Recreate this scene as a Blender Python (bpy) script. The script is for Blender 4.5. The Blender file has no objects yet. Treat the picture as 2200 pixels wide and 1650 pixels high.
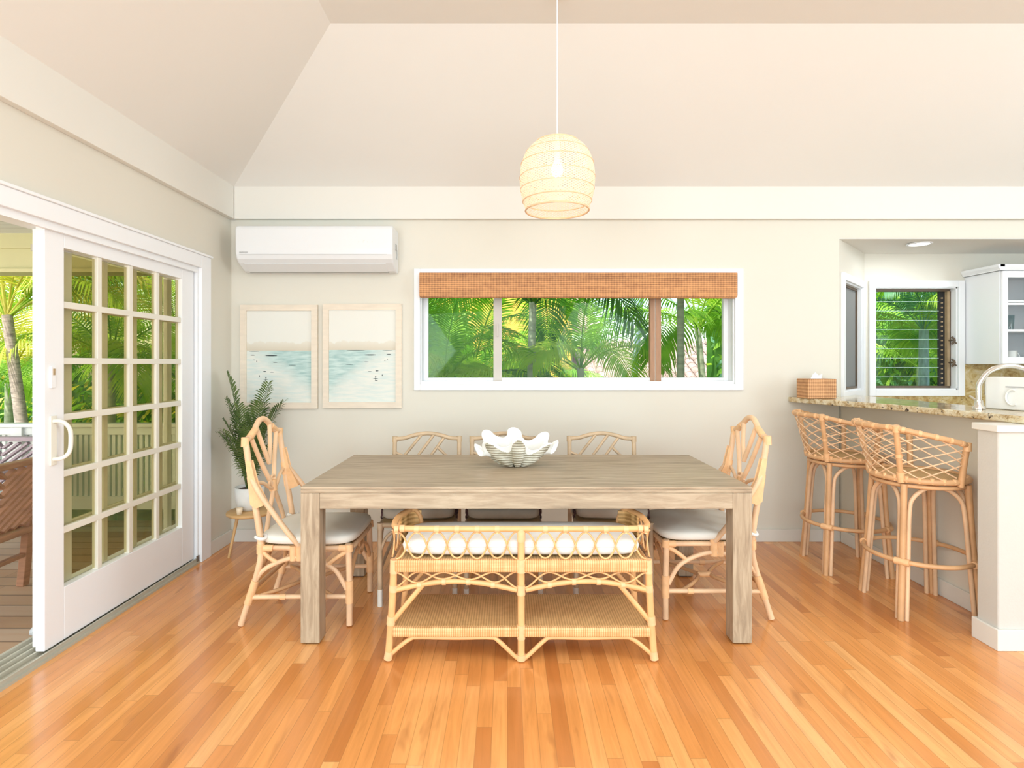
import bpy, math, random
from mathutils import Vector, Matrix
PI = math.pi
sc = bpy.context.scene
col = sc.collection

# ------------------------------------------------------------------ camera
cd = bpy.data.cameras.new('camera'); cam = bpy.data.objects.new('camera', cd); col.objects.link(cam)
cam.location = (0, 0, 1.356); cam.rotation_euler = (PI/2, 0, 0)
cd.sensor_width = 36; cd.lens = 36*1200/2200
cd.shift_x = 10/2200; cd.shift_y = -45/2200
cd.clip_start = .02; cd.clip_end = 300
sc.camera = cam
# ------------------------------------------------------------------ colour management
sc.view_settings.view_transform = 'Standard'; sc.view_settings.look = 'None'
sc.view_settings.exposure = 0.06; sc.view_settings.gamma = 1.0
sc.view_settings.use_curve_mapping = False
# ------------------------------------------------------------------ sky and sun
W = bpy.data.worlds.new('world'); sc.world = W; W.use_nodes = True
wt = W.node_tree; wt.nodes.clear()
wo = wt.nodes.new('ShaderNodeOutputWorld'); wb = wt.nodes.new('ShaderNodeBackground')
sk = wt.nodes.new('ShaderNodeTexSky'); sk.sky_type = 'NISHITA'; sk.sun_disc = False
sk.sun_elevation = math.radians(48); sk.sun_rotation = math.radians(215)
sk.air_density = 1.0; sk.dust_density = 1.5; sk.ozone_density = 1.0
wb.inputs[1].default_value = 0.46
wt.links.new(sk.outputs[0], wb.inputs[0]); wt.links.new(wb.outputs[0], wo.inputs[0])
sd = bpy.data.lights.new('sun', 'SUN'); sun = bpy.data.objects.new('sun', sd); col.objects.link(sun)
sd.energy = 8; sd.angle = math.radians(1.0); sd.color = (1, .95, .84)
sun.rotation_euler = Vector((.22, .30, -.92)).to_track_quat('-Z', 'Y').to_euler()
# ------------------------------------------------------------------ added fill lamps, plus the recessed kitchen downlight
def area(name, loc, aim, sx, sy, power, color=(1, .96, .90)):
    l = bpy.data.lights.new(name, 'AREA'); l.shape = 'RECTANGLE'; l.size = sx; l.size_y = sy
    l.energy = power; l.color = color
    o = bpy.data.objects.new(name, l); col.objects.link(o); o.location = loc
    o.rotation_euler = (Vector(aim)-Vector(loc)).to_track_quat('-Z', 'Z').to_euler()
    return o
CW = (.72, .89, 1.0)
area('fill_rear', (-.4, -4.1, 1.45), (.1, 4.0, .9), 3.6, 2.2, 80, CW)  # added fill lamp behind the camera; the wall there has no window
area('fill_rear_right', (2.0, -3.9, 1.7), (-2.1, 2.9, .5), 1.8, 1.8, 70, CW)  # unseen lamp added to brighten the door leaf and left wall
area('fill_uplight', (.8, -1.9, .45), (.8, .6, 3.2), 4.5, 1.6, 78, CW)  # added lamp out of view, aimed up to lift the ceiling
area('fill_overhead', (.8, .35, 3.15), (.8, .8, 0), 3.8, 2.6, 74, CW)  # unseen lamp added overhead to brighten floor and table
area('fill_right_side', (5.85, .7, 1.6), (-2.1, 2.4, .7), 2.6, 1.6, 128, CW)  # added fill from the right for the left wall; no window here
area('fill_left_side', (-1.95, -1.4, 1.5), (2.6, 3.0, .9), 2.0, 1.8, 92, CW)  # added fill from the left for the bar wall; solid wall behind it
area('light_kitchen', (3.26, 4.42, 2.285), (3.36, 4.40, 0), .13, .13, 3.0, (.9, .96, 1))
area('fill_kitchen', (4.6, 1.9, 2.9), (4.2, 4.8, 1.2), 1.8, 1.0, 12, CW)  # unseen lamp added to brighten the kitchen corner
area('fill_porch', (-6.6, 2.2, 2.0), (-3, 2.6, .9), 3.5, 1.8, 170, (1, .98, .92))  # added lamp under the porch roof, fills the porch

# ------------------------------------------------------------------ node helper
class NT:
    def __init__(s, name):
        s.m = bpy.data.materials.new(name); s.m.use_nodes = True
        s.t = s.m.node_tree; s.t.nodes.clear()
        s.out = s.t.nodes.new('ShaderNodeOutputMaterial')
    def n(s, kind, **kw):
        nd = s.t.nodes.new('ShaderNode'+kind)
        for k, v in kw.items():
            if k.startswith('i_'):
                key = k[2:].replace('_', ' ')
                s.set(nd.inputs[key], v)
            else: setattr(nd, k, v)
        return nd
    def set(s, inp, v):
        if hasattr(v, 'is_output') and v.is_output: s.t.links.new(v, inp)
        else: inp.default_value = v
    def math(s, op, a, b=None, c=None):
        nd = s.n('Math', operation=op)
        s.set(nd.inputs[0], a)
        if b is not None: s.set(nd.inputs[1], b)
        if c is not None: s.set(nd.inputs[2], c)
        return nd.outputs[0]
    def pos(s, scale=(1, 1, 1), world=False):
        if world: src = s.n('NewGeometry').outputs['Position']
        else: src = s.n('TexCoord').outputs['Object']
        mp = s.n('Mapping'); s.set(mp.inputs[0], src); mp.inputs['Scale'].default_value = scale
        return mp.outputs[0]
    def noise(s, vec, scale, detail=3, rough=.55, dist=0):
        nd = s.n('TexNoise'); s.set(nd.inputs['Vector'], vec)
        nd.inputs['Scale'].default_value = scale; nd.inputs['Detail'].default_value = detail
        nd.inputs['Roughness'].default_value = rough; nd.inputs['Distortion'].default_value = dist
        return nd.outputs['Fac']
    def ramp(s, fac, stops, interp='LINEAR'):
        nd = s.n('ValToRGB'); nd.color_ramp.interpolation = interp
        e = nd.color_ramp.elements
        while len(e) < len(stops): e.new(.5)
        for k, (p, c) in enumerate(stops):
            e[k].position = p; e[k].color = (c[0], c[1], c[2], 1) if hasattr(c, '__len__') else (c, c, c, 1)
        s.set(nd.inputs[0], fac); return nd.outputs[0]
    def mix(s, fac, a, b, blend='MIX'):
        nd = s.n('Mix', data_type='RGBA', blend_type=blend)
        s.set(nd.inputs[0], fac)
        s.set(nd.inputs[6], a if not isinstance(a, tuple) else (*a, 1)); s.set(nd.inputs[7], b if not isinstance(b, tuple) else (*b, 1))
        return nd.outputs[2]
    def bump(s, h, strength=.3, dist=.002):
        nd = s.n('Bump'); nd.inputs['Strength'].default_value = strength; nd.inputs['Distance'].default_value = dist
        s.set(nd.inputs['Height'], h); return nd.outputs[0]
    def bsdf(s, color, rough=.5, normal=None, **kw):
        nd = s.n('BsdfPrincipled')
        s.set(nd.inputs['Base Color'], color if not isinstance(color, tuple) else (*color, 1))
        s.set(nd.inputs['Roughness'], rough)
        if normal is not None: s.set(nd.inputs['Normal'], normal)
        for k, v in kw.items(): s.set(nd.inputs[k.replace('_', ' ')], v)
        return nd.outputs[0]
    def done(s, shader):
        s.t.links.new(shader, s.out.inputs[0]); return s.m

MT = {}
def simple(name, c, rough=.5, var=.0, vs=6, bump=0, bs=80, stretch=(1, 1, 1), **kw):
    t = NT(name); v = t.pos(stretch); colr = c
    if var:
        f = t.noise(v, vs, 4)
        colr = t.mix(t.ramp(f, [(.3, 0), (.7, 1)]), tuple(x*(1-var) for x in c), tuple(min(1, x*(1+var*.6)) for x in c))
    nrm = t.bump(t.noise(v, bs, 3), bump, .002) if bump else None
    MT[name] = t.done(t.bsdf(colr, rough, nrm, **kw)); return MT[name]

simple('wall_paint', (.735, .69, .595), .75, .012, 1.2, .08, 220)
simple('band_paint', (.78, .745, .675), .6, .01, 1.2)
simple('ceiling_paint', (.80, .775, .725), .85, .015, .8, .05, 120)
simple('trim_white', (.88, .88, .89), .42, .01, 2)
simple('muntin_white', (.80, .76, .66), .45, .01, 2)
simple('plastic_white', (.80, .80, .80), .35)
simple('plastic_grey', (.45, .45, .44), .5)
simple('rattan', (.72, .41, .20), .42, .16, 9, .25, 60, Specular_IOR_Level=.4)
simple('rattan_pale', (.84, .55, .33), .45, .13, 9, .25, 60)
simple('rattan_wrap', (.88, .53, .27), .5, .10, 30, .4, 140)
simple('rattan_bench', (.86, .47, .20), .42, .13, 9, .25, 60)
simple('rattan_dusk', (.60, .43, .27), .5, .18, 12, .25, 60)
simple('linen_white', (.86, .83, .78), .9, .02, 5, .25, 260)
simple('linen_cream', (.80, .755, .67), .9, .03, 5, .25, 260)
simple('linen_grey', (.42, .36, .285), .95, .10, 9, .35, 240)
simple('tie_brown', (.11, .05, .045), .85, .2, 40)
simple('terra_white', (.82, .81, .78), .55, .03, 20, .05, 90)
simple('soil', (.07, .04, .025), .95, .3, 40, .8, 60)
simple('stool_oak', (.66, .40, .17), .45, .14, 5, .1, 40, (1, 8, 1))
simple('teak', (.36, .17, .085), .55, .24, 7, .2, 40, (1, 1, 6))
simple('teak_shaded', (.40, .32, .36), .7, .2, 7, .2, 40)  # same teak with shade painted in as grey-lavender
simple('rail_white', (.72, .76, .74), .5, .04, 3)
simple('beam_leaf_lit', (.62, .61, .34), .6, .05, 3)  # white beam, yellow-green foliage light painted into its colour
simple('aluminium', (.50, .47, .38), .5, .04, 4, Metallic=.15)
simple('steel', (.70, .68, .62), .25, .03, 10, Metallic=.9)
simple('bronze', (.13, .085, .05), .45, .1, 20)
simple('bronze_gold', (.42, .30, .17), .45, .1, 20)
simple('dark_gap', (.02, .02, .02), .7)
simple('sash_grey', (.62, .56, .50), .5, .05, 4)
simple('sash_brown', (.42, .23, .13), .5, .12, 6, .1, 40, (8, 8, 1))
simple('stucco', (.62, .595, .54), .8, .02, 3, .5, 90)
simple('frame_wood', (.80, .69, .56), .6, .07, 7, .05, 60, (1, 1, 5))
simple('trunk', (.44, .48, .34), .85, .3, 6, .5, 40, (1, 1, 5))
simple('trunk_shaggy', (.50, .42, .36), .95, .5, 14, .9, 30, (1, 1, 3))
simple('trunk_blue', (.44, .54, .62), .85, .3, 10, .6, 30, (4, 4, 1))
simple('house_yellow', (.86, .50, .07), .8, .05, 2)
simple('ground', (.14, .15, .07), .95, .4, 3, .5, 20)
simple('candle', (.88, .72, .52), .6)
simple('tissue', (.9, .9, .9), .8)
simple('glass_edge', (.62, .80, .72), .3)
simple('porcelain', (.86, .85, .82), .25)

def glass(name, tint, base=.03, edge=.45):
    t = NT(name)
    tr = t.n('BsdfTransparent'); tr.inputs[0].default_value = (*tint, 1)
    gl = t.n('BsdfGlossy'); gl.inputs[0].default_value = (1, 1, 1, 1); gl.inputs['Roughness'].default_value = .01
    lw = t.n('LayerWeight'); lw.inputs[0].default_value = .5
    fac = t.math('ADD', t.math('MULTIPLY', t.math('POWER', lw.outputs['Facing'], 5), edge), base)
    mx = t.n('MixShader'); t.t.links.new(fac, mx.inputs[0])
    t.t.links.new(tr.outputs[0], mx.inputs[1]); t.t.links.new(gl.outputs[0], mx.inputs[2])
    MT[name] = t.done(mx.outputs[0])
glass('glass_clear', (.985, .99, .985), .006, .3)
glass('glass_louvre', (.93, .985, .955), .015, .3)
glass('glass_door', (.84, .82, .70), .008, .2)
glass('glass_ware', (.80, .88, .88), .08)
def screen(name, c, alpha):
    t = NT(name); tr = t.n('BsdfTransparent'); df = t.n('BsdfDiffuse'); df.inputs[0].default_value = (*c, 1)
    mx = t.n('MixShader'); mx.inputs[0].default_value = alpha
    t.t.links.new(tr.outputs[0], mx.inputs[1]); t.t.links.new(df.outputs[0], mx.inputs[2]); MT[name] = t.done(mx.outputs[0])
screen('screen_mesh', (.30, .30, .29), .80)

def leaf(name, c, c2, trans=.45, rough=.45, vs=3):
    t = NT(name); v = t.pos(world=True)
    colr = t.mix(t.ramp(t.noise(v, vs, 3), [(.35, 0), (.65, 1)]), c, c2)
    p = t.bsdf(colr, rough, Specular_IOR_Level=.35)
    tl = t.n('BsdfTranslucent'); t.set(tl.inputs[0], t.mix(.5, colr, (.75, .95, .12), 'MULTIPLY'))
    mx = t.n('MixShader'); mx.inputs[0].default_value = trans
    t.t.links.new(p, mx.inputs[1]); t.t.links.new(tl.outputs[0], mx.inputs[2]); MT[name] = t.done(mx.outputs[0])
leaf('leaf_green', (.16, .42, .03), (.40, .68, .07))
leaf('leaf_lime', (.34, .60, .04), (.62, .80, .12))
leaf('leaf_yellow', (.60, .55, .04), (.85, .78, .22))
leaf('leaf_deep', (.06, .20, .04), (.15, .36, .07))
leaf('leaf_teal', (.10, .32, .18), (.28, .55, .32))
leaf('leaf_indoor', (.06, .11, .03), (.17, .24, .07), .25, .5, 14)

# floor boards: strips along Y with their own random shade
def boards(name, width, length, axis, stops, rough=.24, grain=1.0, gap=.028, gapc=(.42, .17, .05), coat=.4, bump=.15):
    t = NT(name); g = t.n('SeparateXYZ'); t.set(g.inputs[0], t.n('NewGeometry').outputs['Position'])
    a, b = (g.outputs[0], g.outputs[1]) if axis == 'Y' else (g.outputs[1], g.outputs[0])
    u = t.math('DIVIDE', a, width); row = t.math('FLOOR', u)
    wn = t.n('TexWhiteNoise', noise_dimensions='1D'); t.set(wn.inputs['W'], row)
    v = t.math('ADD', t.math('DIVIDE', b, length), t.math('MULTIPLY', wn.outputs[0], 7.3))
    seg = t.math('FLOOR', v)
    w2 = t.n('TexWhiteNoise', noise_dimensions='2D'); cv = t.n('CombineXYZ'); t.set(cv.inputs[0], row); t.set(cv.inputs[1], seg); t.set(w2.inputs['Vector'], cv.outputs[0])
    base = t.ramp(w2.outputs[0], stops)
    gv = t.n('CombineXYZ'); t.set(gv.inputs[0], t.math('MULTIPLY', a, 38)); t.set(gv.inputs[1], t.math('MULTIPLY', b, 2.6)); t.set(gv.inputs[2], t.math('MULTIPLY', w2.outputs[0], 50))
    gr = t.noise(gv.outputs[0], 1.0, 5, .6, .8)
    base = t.mix(t.math('MULTIPLY', t.ramp(gr, [(.38, 0), (.72, 1)]), .38*grain), base, (.40, .15, .035), 'MIX')
    gv2 = t.n('CombineXYZ'); t.set(gv2.inputs[0], t.math('MULTIPLY', a, 9)); t.set(gv2.inputs[1], t.math('MULTIPLY', b, 2.2)); t.set(gv2.inputs[2], t.math('MULTIPLY', w2.outputs[0], 90))
    kn = t.ramp(t.noise(gv2.outputs[0], 1.0, 3, .5, .6), [(.66, 0), (.76, 1)])
    base = t.mix(t.math('MULTIPLY', kn, .5*grain), base, (.30, .10, .025))
    fu = t.math('FRACT', u); fv = t.math('FRACT', v)
    e1 = t.math('LESS_THAN', t.math('MINIMUM', fu, t.math('SUBTRACT', 1, fu)), gap)
    e2 = t.math('LESS_THAN', t.math('MINIMUM', fv, t.math('SUBTRACT', 1, fv)), .0012/length*1.2)
    e = t.math('MAXIMUM', e1, e2)
    colr = t.mix(t.math('MULTIPLY', e, .55), base, gapc)
    nrm = t.bump(t.math('ADD', t.math('MULTIPLY', e, -1), t.math('MULTIPLY', gr, .25)), bump, .001)
    MT[name] = t.done(t.bsdf(colr, rough, nrm, Coat_Weight=coat, Coat_Roughness=.16))
boards('floor_wood', .057, .85, 'Y', [(0, (.58, .205, .052)), (.2, (.72, .28, .075)), (.6, (.83, .35, .10)), (.88, (.88, .40, .13)), (1, (.90, .46, .17))])
boards('deck_wood', .14, 3.0, 'X', [(0, (.34, .20, .11)), (.5, (.42, .27, .16)), (1, (.46, .34, .24))], .6, .5, .05, (.04, .025, .015), 0, .3)
boards('porch_ceiling', .10, 5.0, 'X', [(0, (.66, .70, .68)), (1, (.74, .78, .76))], .6, 0, .06, (.35, .37, .36), 0, .2)

def table_wood():
    for nm, st in (('driftwood', (2.2, 22, 22)), ('driftwood_leg', (26, 26, 2.6))):
        t = NT(nm); v = t.pos(st)
        f = t.noise(v, 1.4, 6, .62, .9); f2 = t.noise(t.pos(tuple(x*.35 for x in st)), 1.0, 3)
        c = t.ramp(f, [(.25, (.20, .135, .083)), (.48, (.385, .285, .185)), (.62, (.51, .40, .275)), (.8, (.62, .515, .385))])
        c = t.mix(t.math('MULTIPLY', f2, .5), c, (.485, .375, .26))
        MT[nm] = t.done(t.bsdf(c, .45, t.bump(f, .35, .002)))
table_wood()
def granite():
    t = NT('granite'); v = t.pos()
    a = t.noise(v, 22, 6, .7, .6); b = t.noise(v, 60, 5, .7); c = t.noise(v, 34, 2, .5, .3)
    colr = t.ramp(a, [(.30, (.13, .075, .03)), (.42, (.48, .33, .16)), (.52, (.66, .54, .34)), (.65, (.76, .69, .52)), (.8, (.45, .32, .14))])
    colr = t.mix(t.ramp(b, [(.60, 0), (.68, 1)]), colr, (.14, .10, .07))
    colr = t.mix(t.ramp(c, [(.66, 0), (.72, 1)]), colr, (.05, .03, .02))
    MT['granite'] = t.done(t.bsdf(colr, .12))
    t = NT('granite_splash'); v = t.pos()
    a = t.noise(v, 9, 6, .7, .8); b = t.noise(v, 40, 5, .7)
    colr = t.ramp(a, [(.30, (.10, .05, .02)), (.42, (.36, .22, .07)), (.52, (.52, .38, .15)), (.66, (.66, .56, .36)), (.8, (.35, .24, .07))])
    colr = t.mix(t.ramp(b, [(.60, 0), (.70, 1)]), colr, (.10, .06, .03))
    MT['granite_splash'] = t.done(t.bsdf(colr, .2))
granite()
def woven(name, c1, c2, sx, sz, ax='X', rough=.6, amp1=.18):
    t = NT(name); v = t.n('SeparateXYZ'); t.set(v.inputs[0], t.n('TexCoord').outputs['Object'])
    X = v.outputs['XYZ'.index(ax)]; Z = v.outputs[2] if ax != 'Z' else v.outputs[1]
    s1 = t.math('SINE', t.math('MULTIPLY', X, sx)); s2 = t.math('SINE', t.math('MULTIPLY', Z, sz))
    n = t.noise(t.pos(), 30, 4); n2 = t.noise(t.pos((2, 2, 60)), 1.5, 3)
    f = t.math('ADD', t.math('MULTIPLY', s1, amp1), t.math('MULTIPLY', s2, .14))
    f = t.math('ADD', f, t.math('ADD', t.math('MULTIPLY', n, .4), t.math('MULTIPLY', n2, .6)))
    colr = t.ramp(f, [(.25, c1), (.72, c2)])
    MT[name] = t.done(t.bsdf(colr, rough, t.bump(f, .4, .002)))
woven('bamboo_shade', (.24, .09, .03), (.70, .34, .13), 300, 420, amp1=.07)
woven('woven_box', (.34, .14, .05), (.70, .38, .17), 420, 260)
woven('cane_wrap', (.60, .30, .10), (.97, .64, .33), 620, 40)
woven('cane_shelf', (.52, .28, .10), (.80, .50, .22), 520, 0)
woven('cane_seat', (.42, .26, .11), (.72, .48, .23), 420, 60)
woven('basket_arm', (.35, .18, .05), (.80, .50, .20), 90, 300, 'Y')
def tile_roof():
    t = NT('roof_tile'); v = t.pos()
    MT['roof_tile'] = t.done(t.bsdf(t.ramp(t.noise(v, 5, 4), [(.3, (.26, .18, .15)), (.7, (.52, .40, .33))]), .8))
tile_roof()
def shade_lamp():
    t = NT('lamp_weave'); v = t.n('SeparateXYZ'); t.set(v.inputs[0], t.n('TexCoord').outputs['Object'])
    Z = v.outputs[2]; ang = t.math('ARCTAN2', v.outputs[1], v.outputs[0])
    q = t.math('ABSOLUTE', t.math('SINE', t.math('ADD', t.math('MULTIPLY', Z, 260), t.math('MULTIPLY', ang, 26))))
    r = t.math('ABSOLUTE', t.math('SINE', t.math('SUBTRACT', t.math('MULTIPLY', Z, 260), t.math('MULTIPLY', ang, 26))))
    holes = t.math('GREATER_THAN', t.math('MINIMUM', q, r), .62)
    colr = t.mix(t.noise(t.pos(), 20, 3), (.90, .76, .56), (.95, .85, .70))
    df = t.n('BsdfDiffuse'); t.set(df.inputs[0], colr); tl = t.n('BsdfTranslucent'); t.set(tl.inputs[0], colr)
    m1 = t.n('MixShader'); m1.inputs[0].default_value = .55; t.t.links.new(df.outputs[0], m1.inputs[1]); t.t.links.new(tl.outputs[0], m1.inputs[2])
    tr = t.n('BsdfTransparent'); m2 = t.n('MixShader'); t.set(m2.inputs[0], holes)
    t.t.links.new(m1.outputs[0], m2.inputs[1]); t.t.links.new(tr.outputs[0], m2.inputs[2]); MT['lamp_weave'] = t.done(m2.outputs[0])
shade_lamp()
def emit(name, c, s):
    t = NT(name); e = t.n('Emission'); e.inputs[0].default_value = (*c, 1); e.inputs[1].default_value = s; MT[name] = t.done(e.outputs[0])
emit('bulb_glow', (1, .88, .72), 24); emit('can_glow', (1, .97, .9), 7)
def beach(name, flip):
    t = NT(name); v = t.n('SeparateXYZ'); t.set(v.inputs[0], t.n('TexCoord').outputs['Object'])
    X, Z = v.outputs[0], v.outputs[2]
    if flip: X = t.math('MULTIPLY', X, -1)
    n = t.noise(t.pos((3, 1, 9)), 2.2, 5, .6); n3 = t.noise(t.pos((2, 1, 14)), 4, 4)
    sea = t.mix(t.ramp(n3, [(.35, 0), (.65, 1)]), (.33, .50, .48), (.58, .71, .67))
    # shore edge: pale sand rises towards one side
    sh = t.math('ADD', t.math('ADD', Z, t.math('MULTIPLY', X, .75)), t.math('MULTIPLY', t.math('SUBTRACT', n, .5), .22))
    low = t.mix(t.ramp(t.math('ADD', sh, .5), [(.36, 1), (.50, 0)]), sea, t.mix(t.ramp(n3, [(.4, 0), (.7, 1)]), (.76, .76, .69), (.62, .70, .66)))
    hz = t.math('ADD', Z, t.math('MULTIPLY', t.math('SUBTRACT', t.noise(t.pos((7, 1, 0)), 1.6, 3), .5), .10))
    sky = t.mix(t.ramp(t.math('ADD', hz, .5), [(.605, 1), (.612, 0)]), (.78, .76, .69), t.mix(t.ramp(t.math('ADD', Z, .5), [(.545, 1), (.61, 0)]), (.74, .69, .59), (.64, .56, .44)))
    c = t.mix(t.math('GREATER_THAN', Z, .045), low, sky)
    MT[name] = t.done(t.bsdf(c, .5))
beach('beach_print_a', False); beach('beach_print_b', True)
simple('print_ink', (.05, .07, .07), .7)
def shell_mats():
    simple('shell_white', (.90, .88, .83), .5, .03, 12, .1, 60)
    t = NT('shell_grey'); v = t.n('SeparateXYZ'); t.set(v.inputs[0], t.n('TexCoord').outputs['Object'])
    r = t.math('SINE', t.math('MULTIPLY', v.outputs[2], 420)); n = t.noise(t.pos(), 14, 4)
    c = t.ramp(t.math('ADD', t.math('MULTIPLY', r, .05), n), [(.3, (.36, .31, .20)), (.7, (.72, .68, .57))])
    MT['shell_grey'] = t.done(t.bsdf(c, .7, t.bump(r, .8, .003)))
shell_mats()

# ------------------------------------------------------------------ mesh builder
class MB:
    def __init__(s): s.v = []; s.f = []; s.sm = []; s.mi = []
    def add(s, vs, fs, smooth=False, mi=0):
        o = len(s.v); s.v += [tuple(v) for v in vs]
        for f in fs: s.f.append(tuple(i+o for i in f)); s.sm.append(smooth); s.mi.append(mi)
        return s
    def box(s, x0, x1, y0, y1, z0, z1, mi=0):
        vs = [(x, y, z) for z in (z0, z1) for y in (y0, y1) for x in (x0, x1)]
        return s.add(vs, [(0, 2, 3, 1), (4, 5, 7, 6), (0, 1, 5, 4), (2, 6, 7, 3), (0, 4, 6, 2), (1, 3, 7, 5)], False, mi)
    def obox(s, c, size, rot):                       # box turned by a matrix
        hx, hy, hz = (q/2 for q in size); vs = []
        for z in (-hz, hz):
            for y in (-hy, hy):
                for x in (-hx, hx): vs.append(Vector(c)+rot @ Vector((x, y, z)))
        return s.add(vs, [(0, 2, 3, 1), (4, 5, 7, 6), (0, 1, 5, 4), (2, 6, 7, 3), (0, 4, 6, 2), (1, 3, 7, 5)])
    def bar(s, p, q, w, h, up=(0, 0, 1)):            # rectangular bar from p to q
        p, q = Vector(p), Vector(q); d = q-p; L = d.length; d.normalize()
        a = d.cross(Vector(up)); a.normalize(); b = a.cross(d)
        rot = Matrix((d, a, b)).transposed()
        return s.obox((p+q)/2, (L, w, h), rot)
    def prism(s, poly, z0, z1):
        n = len(poly); vs = [(x, y, z0) for x, y in poly]+[(x, y, z1) for x, y in poly]
        fs = [tuple(range(n))[::-1], tuple(range(n, 2*n))]+[(i, (i+1) % n, (i+1) % n+n, i+n) for i in range(n)]
        return s.add(vs, fs)
    def extr(s, prof, x0, x1, ax='X'):               # (a,b) profile run along an axis
        n = len(prof); vs = []
        for t in (x0, x1):
            for a, b in prof: vs.append((t, a, b) if ax == 'X' else (a, t, b))
        fs = [tuple(range(n)), tuple(range(n, 2*n))[::-1]]+[(i, i+n, (i+1) % n+n, (i+1) % n) for i in range(n)]
        return s.add(vs, fs)
    def tube(s, pts, r, n=8, closed=False, smooth_path=0, cap=True):
        P = [Vector(p) for p in pts]
        if smooth_path: P = catmull(P, smooth_path, closed)
        m = len(P); R = r if callable(r) else (lambda t: r)
        T = []
        for i in range(m):
            if closed: d = P[(i+1) % m]-P[i-1]
            else: d = P[min(i+1, m-1)]-P[max(i-1, 0)]
            T.append(d.normalized() if d.length > 1e-9 else Vector((0, 0, 1)))
        a = T[0].orthogonal().normalized(); vs = []
        for i in range(m):
            a = (a-T[i]*a.dot(T[i])); a.normalize(); b = T[i].cross(a); rr = R(i/max(1, m-1))
            for k in range(n):
                th = 2*PI*k/n; vs.append(P[i]+(a*math.cos(th)+b*math.sin(th))*rr)
        fs = []
        for i in range(m if closed else m-1):
            j = (i+1) % m
            sh = 0
            if closed and j == 0:
                best = 1e9
                for k in range(n):
                    dd = (vs[i*n]-vs[k]).length
                    if dd < best: best = dd; sh = k
            for k in range(n):
                k2 = (k+1) % n; fs.append((i*n+k, i*n+k2, j*n+(k2+sh) % n, j*n+(k+sh) % n))
        s.add(vs, fs, True)
        if cap and not closed:
            s.add(vs[:n], [tuple(range(n))[::-1]]); s.add(vs[-n:], [tuple(range(n))])
        return s
    def lathe(s, prof, n=32, c=(0, 0, 0), smooth=True, close=True):
        vs = []
        for r, z in prof:
            for k in range(n):
                th = 2*PI*k/n; vs.append((c[0]+r*math.cos(th), c[1]+r*math.sin(th), c[2]+z))
        fs = []
        for i in range(len(prof)-1):
            for k in range(n):
                k2 = (k+1) % n; fs.append((i*n+k, i*n+k2, (i+1)*n+k2, (i+1)*n+k))
        s.add(vs, fs, smooth)
        if close:
            if prof[0][0] > 1e-4: s.add(vs[:n], [tuple(range(n))[::-1]])
            if prof[-1][0] > 1e-4: s.add(vs[-n:], [tuple(range(n))])
        return s
    def pillow(s, c, hx, hy, hz, e=.28, ez=.55, nu=40, nv=16, rot=0, puff=0.0, taper=0):
        def sp(v, p): return math.copysign(abs(v)**p, v)
        vs = []
        for j in range(nv+1):
            ph = -PI/2+PI*j/nv
            for i in range(nu):
                th = 2*PI*i/nu
                x = sp(math.cos(ph), ez)*sp(math.cos(th), e); y = sp(math.cos(ph), ez)*sp(math.sin(th), e); z = sp(math.sin(ph), ez)
                z *= 1+puff*(1-max(abs(x), abs(y))**2)
                X = x*hx; Y = y*hy*(1-taper*(x*.5+.5))
                ca, sa = math.cos(rot), math.sin(rot)
                vs.append((c[0]+X*ca-Y*sa, c[1]+X*sa+Y*ca, c[2]+z*hz))
        fs = [(j*nu+i, j*nu+(i+1) % nu, (j+1)*nu+(i+1) % nu, (j+1)*nu+i) for j in range(nv) for i in range(nu)]
        return s.add(vs, fs, True)
    def build(s, name, mat, parent=None, bevel=0, seg=2, **props):
        me = bpy.data.meshes.new(name); me.from_pydata(s.v, [], s.f)
        me.polygons.foreach_set('use_smooth', s.sm)
        mats = mat if isinstance(mat, (list, tuple)) else [mat]
        for m in mats: me.materials.append(MT[m])
        if len(mats) > 1: me.polygons.foreach_set('material_index', s.mi)
        me.update()
        o = bpy.data.objects.new(name, me); col.objects.link(o)
        if parent is not None: o.parent = parent
        if bevel:
            b = o.modifiers.new('bevel', 'BEVEL'); b.width = bevel; b.segments = seg; b.limit_method = 'ANGLE'; b.angle_limit = math.radians(40)
        for k, v in props.items(): o[k] = v
        return o
def catmull(P, k, closed=False):
    out = []; n = len(P)
    rng = range(n) if closed else range(n-1)
    for i in rng:
        p0 = P[i-1] if (closed or i > 0) else P[0]*2-P[1]
        p1 = P[i]; p2 = P[(i+1) % n]
        p3 = P[(i+2) % n] if (closed or i+2 < n) else P[-1]*2-P[-2]
        for j in range(k):
            t = j/k
            out.append(.5*((2*p1)+(-p0+p2)*t+(2*p0-5*p1+4*p2-p3)*t*t+(-p0+3*p1-3*p2+p3)*t**3))
    if not closed: out.append(P[-1])
    return out
def thing(name, label, cat, loc=(0, 0, 0), rz=0, group=None):
    o = bpy.data.objects.new(name, None); col.objects.link(o); o.empty_display_size = .05
    o.location = loc; o.rotation_euler = (0, 0, rz); o['label'] = label; o['category'] = cat
    if group: o['group'] = group
    return o
def tag(o, label, cat, group=None, kind=None):
    o['label'] = label; o['category'] = cat
    if group: o['group'] = group
    if kind: o['kind'] = kind
    return o
def struct(name, mb, mat, parent=None, bevel=0):
    o = mb.build(name, mat, parent, bevel)
    if parent is None: o['kind'] = 'structure'
    return o
def sthing(name, loc=(0, 0, 0), rz=0):
    o = bpy.data.objects.new(name, None); col.objects.link(o); o.location = loc; o.rotation_euler = (0, 0, rz)
    o['kind'] = 'structure'; return o
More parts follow.
